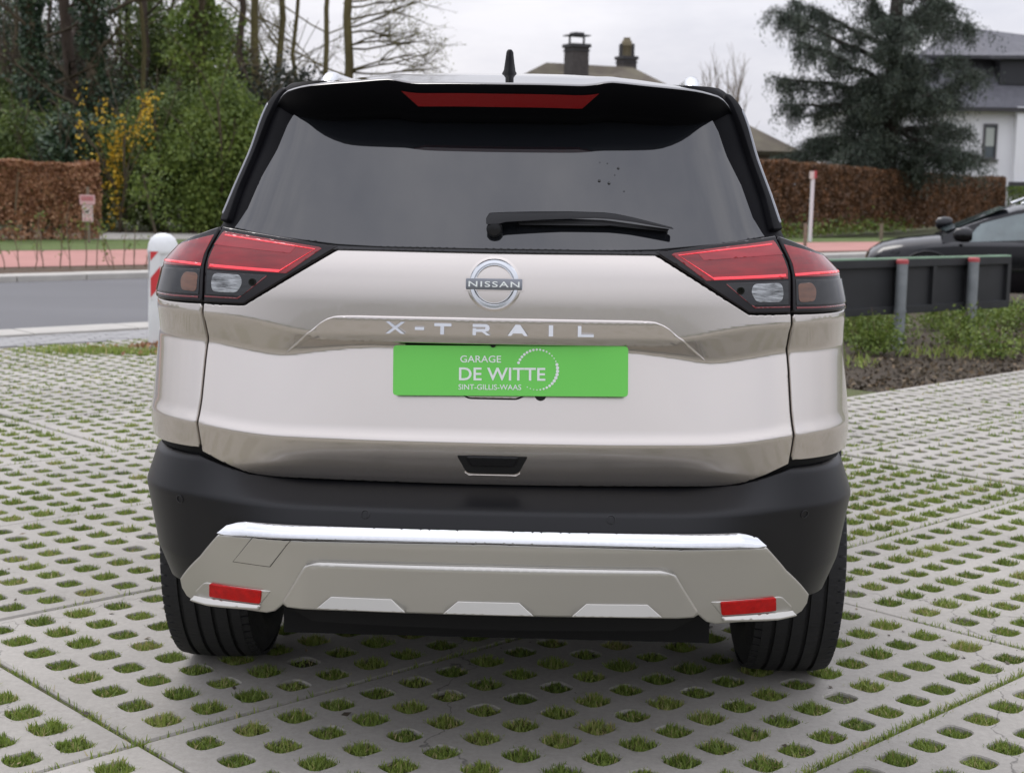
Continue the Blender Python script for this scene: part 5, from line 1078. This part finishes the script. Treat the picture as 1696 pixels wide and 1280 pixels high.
# ------------------------------------------------------------------ signs, saplings, posts
sg = empty('sign_post', at(147, 412, 31.6).xy.to_3d()); Ys = 31.6; k_ = Ys/F_PX
m = MB(); m.box((0, .03, .62), (.05, .05, 1.25)); m.build('post', M['stake_wood'], sg)
zt_ = at(148, 331, Ys).z; m = MB(); m.box((0, -.02, zt_), (25*k_, .02, 16*k_)); s1 = m.build('sign_board', M['sign_pink'], sg)
m = MB(); [m.box((0, -.034, zt_+dz_), (20*k_, .006, 2*k_)) for dz_ in (.05, .0)]; m.build('print', M['cap_red'], s1)
zb_ = at(148, 354, Ys).z; m = MB(); m.box((.0, -.02, zb_), (17*k_, .02, 27*k_)); s2 = m.build('sign_board', M['sign_cream'], sg)
m = MB(); th = np.linspace(0, 2*math.pi, 25)
for i in range(24):
    a, b = th[i], th[i+1]; R0, R1 = 6.6*k_, 7.6*k_; zc = zb_+4*k_; m.add([(R0*math.cos(a), -.034, zc+R0*math.sin(a)), (R1*math.cos(a), -.034, zc+R1*math.sin(a)), (R1*math.cos(b), -.034, zc+R1*math.sin(b)), (R0*math.cos(b), -.034, zc+R0*math.sin(b))], [(0, 1, 2, 3)])
m.build('print_ring', M['cap_red'], s2)
m = MB(); m.box((0, -.034, zb_-9*k_), (15*k_, .006, 7*k_)); m.build('print', M['sign_pink'], s2)
m = MB(); zc = zb_+4*k_; m.add([(x*k_, -.034, zc+z*k_) for x, z in ((-4.5, -1.5), (-1, -3.5), (3, -3), (1.5, -.5), (4.5, 2.5), (1.5, 3), (-.5, .5), (-3, 1.5))], [tuple(range(8))]); m.build('print_symbol', M['sign_dark'], s2)
tag(sg, 'short post with two small faded pink signs before the left beech hedge', 'sign')
spx = [(8, 452), (32, 450), (58, 452), (72, 449), (100, 450), (116, 451), (142, 449), (160, 451), (182, 448), (190, 452), (206, 448), (222, 450), (240, 447)]
n_sp = 0
for i, (px, py) in enumerate(spx):
    b = gp(px, py-3); r_ = empty('sapling', b); segs = []; tips = []; hgt = rng.uniform(.5, .8)
    grow((0, 0, 0), (rng.normal(0, .12), rng.normal(0, .05), 1), hgt, .011, 1, segs, tips, .5, 5, .25, (0, 2), .35, .005, .1); segs_mesh('stem', segs, M['twig'], r_, 5)
    tp = np.array([tuple(q) for q in tips]); nl = 26; leaf_obj('leaves', tp[rng.integers(0, len(tp), nl)]+rng.normal(0, .05, (nl, 3)), rng.random(nl), .045, M['leaf_light'], r_)
    tag(r_, 'thin young sapling in the mulched strip between road and pink path', 'sapling', 'saplings in the planting strip')
# taller bare stem on the drive
st = empty('sapling', at(259, 392, 34.5).xy.to_3d()); segs = []; tips = []; grow((0, 0, 0), (-.14, 0, 1), 1.6, .05, 1, segs, tips, .3, 5, .2, (0, 2), .4, .02, .06); segs_mesh('stem', segs, M['bark'], st); P, T = clumps([(-.1, 0, 1.3, .35, .3, .9)], 26, 26, .12); leaf_obj('leaves', P, T, .08, M['leaf_light'], st); tag(st, 'leafy sapling leaning by the gravel drive, above the bollard', 'sapling')
# white post with a red cap
wp_ = empty('marker_post', at(1341, 398, 39.5).xy.to_3d()); k_ = 39.5/F_PX; zt2 = at(1342, 290, 39.5).z
m = MB(); m.tube([(0, 0, 0), (.012, 0, zt2-.08)], 3.2*k_, 10); m.build('post', M['sign_white'], wp_, smooth=40)
m = MB(); m.box((.012, 0, zt2), (10*k_, 9*k_, 12*k_)); m.build('cap', M['sign_cream'], wp_); m = MB(); m.box((.012+3.2*k_, -.0, zt2+.01), (4.2*k_, 9.6*k_, 12.6*k_)); m.build('band', M['cap_red'], wp_)
tag(wp_, 'thin white marker post with red cap in front of the right hedge', 'post')
for px, y0, y1, Y, lb in ((1333, 370, 410, 36, 'short wooden stake left of the white marker post'), (1459, 371, 396, 42, 'short wooden stake right of the white marker post')):
    s_ = at(px, y1, Y).xy.to_3d(); o = MB(); o.box((0, 0, at(px, y0, Y).z/2), (5*Y/F_PX, 5*Y/F_PX, at(px, y0, Y).z)); ob = o.build('stake', M['stake_wood'], None, bevel=.008); ob.location = s_; tag(ob, lb, 'stake')
# weeds at the foot of the right hedge
P, T = clumps([(0, 0, .1, 1.0, .3, .35)], 60, 34, .16); dR = (hR1-hR0).normalized()
s = rng.random(len(P))*16; P[:, 0] += hR0.x+dR.x*s-.1; P[:, 1] += hR0.y+dR.y*s-.7; o = leaf_obj('verge_weeds', P, T, .12, M['leaf_light']); tag(o, 'fresh weeds along the foot of the right hedge', 'weeds', kind='stuff')
# ------------------------------------------------------------------ barrier of dark boards on round posts
BA, BB = at(1330, 440, 12.3), at(1671, 425, 14.05); BA.z = BB.z = 0
bd_ = (BB-BA).normalized(); Lb = (BB-BA).length; zt3 = (at(1385, 433, 12.55).z+at(1668, 424, 14.03).z)/2; hb_ = .495
br = empty('barrier', BA, math.atan2(bd_.y, bd_.x))
m = MB(); m.box((Lb/2, .012, zt3-hb_/2), (Lb, .016, hb_-.02)); m.build('board', M['board_black'], br)
m = MB(); m.box((Lb/2, -.012, zt3-.035), (Lb, .045, .07)); m.build('rail', M['board_black'], br, bevel=.004); m = MB(); m.box((Lb/2, -.012, zt3-hb_+.035), (Lb, .045, .07)); m.build('rail', M['board_black'], br, bevel=.004)
m = MB(); m.box((Lb/2, .005, zt3+.008), (Lb, .06, .014)); m.build('edge_strip', M['board_edge'], br)
for x in (.30, Lb*.43, Lb*.60, Lb*.78, Lb-.025):
    m = MB(); m.box((x, -.014, zt3-hb_/2), (.055, .041, hb_-.142)); m.build('stile', M['board_black'], br)
def on_barrier(px):
    # intersection of the sight line with the barrier line, measured along it
    d = at(px, 440, 10.0); t = (BA.x*bd_.y-BA.y*bd_.x)/(d.x*bd_.y-d.y*bd_.x); return (Vector((d.x*t, d.y*t, 0))-BA).dot(bd_)
for px in (1481, 1599):
    x = on_barrier(px); m = MB(); m.lathe([(.051, -.1), (.051, zt3-.035)], 20, c=(x, -.09, 0)); po = m.build('post', M['galvanised'], br, smooth=40)
    m = MB(); m.lathe([(.054, zt3-.035), (.054, zt3-.005), (.045, zt3+.004)], 20, c=(x, -.09, 0)); m.build('post_cap', M['cap_red'], po, smooth=40)
    m = MB(); m.lathe([(.056, zt3-hb_+.02), (.056, zt3-hb_+.045)], 20, c=(x, -.09, 0)); m.build('clamp', M['galvanised'], po, smooth=40)
tag(br, 'low barrier of dark framed boards on two grey posts with red caps', 'barrier')
# shrubs in the bed under the barrier
bed = []
for i in range(36):
    x = rng.uniform(-.2, Lb+2.2); y = rng.uniform(-1.1, 1.5); p = BA+bd_*x+Vector((-bd_.y, bd_.x, 0))*y; p.z = -.04; bed.append(p)
bed.sort(key=lambda q: q.y)
for i, p in enumerate(bed):
    r_ = empty('ground_shrub', p); h = rng.uniform(.18, .34); P, T = clumps([(0, 0, h*.5, rng.uniform(.2, .34), .24, h*.55)], 34, 24, .055, .4); leaf_obj('foliage', P, np.clip(T+.1, 0, 1), .036, M['leaf_light'], r_)
    segs = []; tips = []
    for k in range(4): grow((0, 0, 0), (rng.normal(0, .5), rng.normal(0, .5), 1), h, .006, 1, segs, tips, .5, 3, .2, (1, 2), .5, .003)
    segs_mesh('stem', segs, M['twig'], r_); tag(r_, 'low green ground-cover shrub in the bed under the barrier', 'shrub', 'low shrubs under the barrier')
n = 5200; aa = rng.uniform(6.4, 16, n); bb_ = 3.56+np.abs(rng.normal(0, 1.0, n))+.03; P = np.stack([(aa+OB)*DA[0]+(bb_+OA)*DB[0], (aa+OB)*DA[1]+(bb_+OA)*DB[1], -.035+np.abs(rng.normal(0, .012, n))], 1)
o = leaf_obj('bed_litter', P, rng.random(n)*.9, .04, M['debris']); tag(o, 'dry leaves and bark chips on the soil of the bed', 'leaf litter', kind='stuff')
n = 2600; aa = rng.uniform(6.6, 16, n); bb_ = 4.2+np.abs(rng.normal(0, .7, n)); kk = (np.sin(aa*4)+np.sin(bb_*5+aa)) > .3; P = np.stack([(aa+OB)*DA[0]+(bb_+OA)*DB[0], (aa+OB)*DA[1]+(bb_+OA)*DB[1], np.full(n, -.03)], 1)[kk]; n = len(P)
V, Fq, t = blades(P, rng.uniform(.04, .11, n), rng.uniform(.008, .016, n), .8, np.clip(rng.normal(.6, .2, n), 0, 1)); o = obj('bed_weeds', np_mesh('bed_weeds', V, Fq, t), M['grass']); tag(o, 'grassy weeds scattered over the bed', 'weeds', kind='stuff')
# ------------------------------------------------------------------ black car on the road (front to the left)
BC = empty('car', at(1405, 500, 19.9).xy.to_3d(), math.radians(-13)); BC.location.z = -.03; BC.scale = (1.06, 1.06, 1.06); BC.location.y -= .85; BC.location.x -= .0
# stations along its length: x from the nose, half width, sill z, shoulder z, bonnet z at centre
ST = [(0, .58, .30, .52, .56), (.05, .70, .20, .58, .64), (.20, .79, .18, .655, .735), (.45, .83, .18, .705, .79), (.75, .845, .18, .745, .825), (1.0, .85, .18, .765, .845), (1.4, .85, .18, .775, .85), (2.3, .85, .18, .79, .85), (3.1, .845, .20, .83, .87), (3.5, .81, .24, .85, .89), (3.7, .72, .30, .80, .84), (3.75, .62, .34, .74, .78)]
V = []; K = 13
for x, hw_, z0, zs_, zc in ST:
    sec_ = [(-hw_*.92, z0), (-hw_, z0+.10), (-hw_*1.005, (z0+zs_)/2), (-hw_*.985, zs_-.05), (-hw_*.93, zs_), (-hw_*.55, zc-.015), (0, zc), (hw_*.55, zc-.015), (hw_*.93, zs_), (hw_*.985, zs_-.05), (hw_*1.005, (z0+zs_)/2), (hw_, z0+.10), (hw_*.92, z0)]
    V += [(x, y, z) for y, z in sec_]
m = MB(); m.add(V, [(i*K+j, i*K+(j+1) % K, (i+1)*K+(j+1) % K, (i+1)*K+j) for i in range(len(ST)-1) for j in range(K)]+[tuple(range(K)), tuple(range((len(ST)-1)*K, len(ST)*K))])
bb2 = m.build('body', M['car_black'], BC, smooth=38)
GS = [(.86, .74, .80, .835), (1.05, .735, .80, .95), (1.35, .72, .80, 1.085), (1.7, .70, .81, 1.195), (2.1, .68, .82, 1.265), (2.5, .67, .83, 1.275), (3.0, .65, .85, 1.22), (3.4, .62, .86, 1.05), (3.6, .60, .86, .90)]
V = []
for x, hw_, z0, z1 in GS:
    f = (z1-z0); hw1 = hw_-.30*f; sec_ = [(-hw_*1.08, z0-.05), (-hw1*1.02, z1-.05*min(1, f*4)), (-hw1*.8, z1-.012), (0, z1), (hw1*.8, z1-.012), (hw1*1.02, z1-.05*min(1, f*4)), (hw_*1.08, z0-.05)]; V += [(x, y, z) for y, z in sec_]
m = MB(); K = 7; m.add(V, [(i*K+j, i*K+j+1, (i+1)*K+j+1, (i+1)*K+j) for i in range(len(GS)-1) for j in range(K-1)]); m.build('cabin', M['car_black'], BC, smooth=30)
def cabin_pt(x, t, sd):
    "point on the cabin side at length x and height fraction t, a touch proud"
    g = [np.interp(x, [q[0] for q in GS], [q[i] for q in GS]) for i in (1, 2, 3)]; f = g[2]-g[1]; hw1 = g[0]-.30*f; y0, z0_ = g[0]*1.08, g[1]-.05; y1, z1_ = hw1*1.02, g[2]-.05*min(1, f*4); return (x, sd*(y0+(y1-y0)*t+.004), z0_+(z1_-z0_)*t)
for sd in (-1, 1):
    for xs_ in ((1.12, 1.88), (1.98, 2.62), (2.70, 3.1)):
        top_ = [cabin_pt(x, .88, sd) for x in np.linspace(xs_[0]+(.16 if xs_[0] < 1.5 else .02), xs_[1]-.03, 8)]; bt_ = [cabin_pt(x, .10, sd) for x in np.linspace(xs_[0], xs_[1], 8)]
        m = MB(); m.add(top_+bt_, [(i, i+1, 9+i, 8+i) for i in range(7)]); w_ = m.build('side_window', M['car_glass'], BC)
    mx_, my_, mz_ = 1.08, sd*.96, .855
    if sd > 0: mx_, mz_ = .98, .945
    m = MB(); m.lathe([(.03, -.11), (.075, -.08), (.088, .0), (.085, .06), (.06, .10)], 16, axis='x', c=(mx_, my_, mz_)); mi = m.build('door_mirror', M['car_black'], BC, smooth=50); m = MB(); m.tube([(mx_-.01, sd*.80, mz_-.06), (mx_, sd*.92, mz_-.03)], .022, 8); m.build('mirror_stalk', M['car_black'], mi)
    m = MB(); m.tube([(1.75, sd*.56, 1.22), (1.9, sd*.56, 1.285), (2.3, sd*.555, 1.31), (2.9, sd*.54, 1.275), (3.05, sd*.54, 1.22)], .018, 8); m.build('roof_rail', M['chrome_dull'], BC, smooth=50)
    m = MB(); m.add([(x, sd*(np.interp(x, [q[0] for q in ST], [q[1] for q in ST])*.995+.008), z) for x, z in ((.07, .52), (.36, .62), (.38, .655), (.11, .575))], [(0, 1, 2, 3)]); m.build('headlamp', M['lamp_smoke'], BC)
    for xw in (.70, 2.95):
        m = MB(); m.lathe([(.18, -.10), (.26, -.11), (.29, -.08), (.295, 0), (.29, .08), (.26, .11), (.18, .10)], 32, axis='y', close=False, c=(xw, sd*.76, .30)); wh = m.build('wheel', M['tyre'], BC, smooth=40); m = MB(); m.lathe([(.18, sd*.09), (.15, sd*.06), (.05, sd*.08), (.001, sd*.085)], 24, axis='y', close=False, c=(xw, sd*.76, .30)); m.build('rim', M['alloy'], wh, smooth=40)
        m = MB(); ts = np.linspace(.05, math.pi-.05, 16); m.tube([(xw+.345*math.cos(t), sd*.852, .30+.345*math.sin(t)) for t in ts], .018, 6); m.build('wheel_arch_trim', M['plastic_black'], BC)
m = MB(); q = [(.93, -.62, .865), (.93, .62, .865), (1.62, .52, 1.165), (1.62, -.52, 1.165)]; m.add([(x-.02, y, z+.02) for x, y, z in q], [(0, 1, 2, 3)]); m.build('windscreen', M['car_glass'], BC)
tag(BC, 'black car facing left on the road, half hidden behind the barrier', 'car')
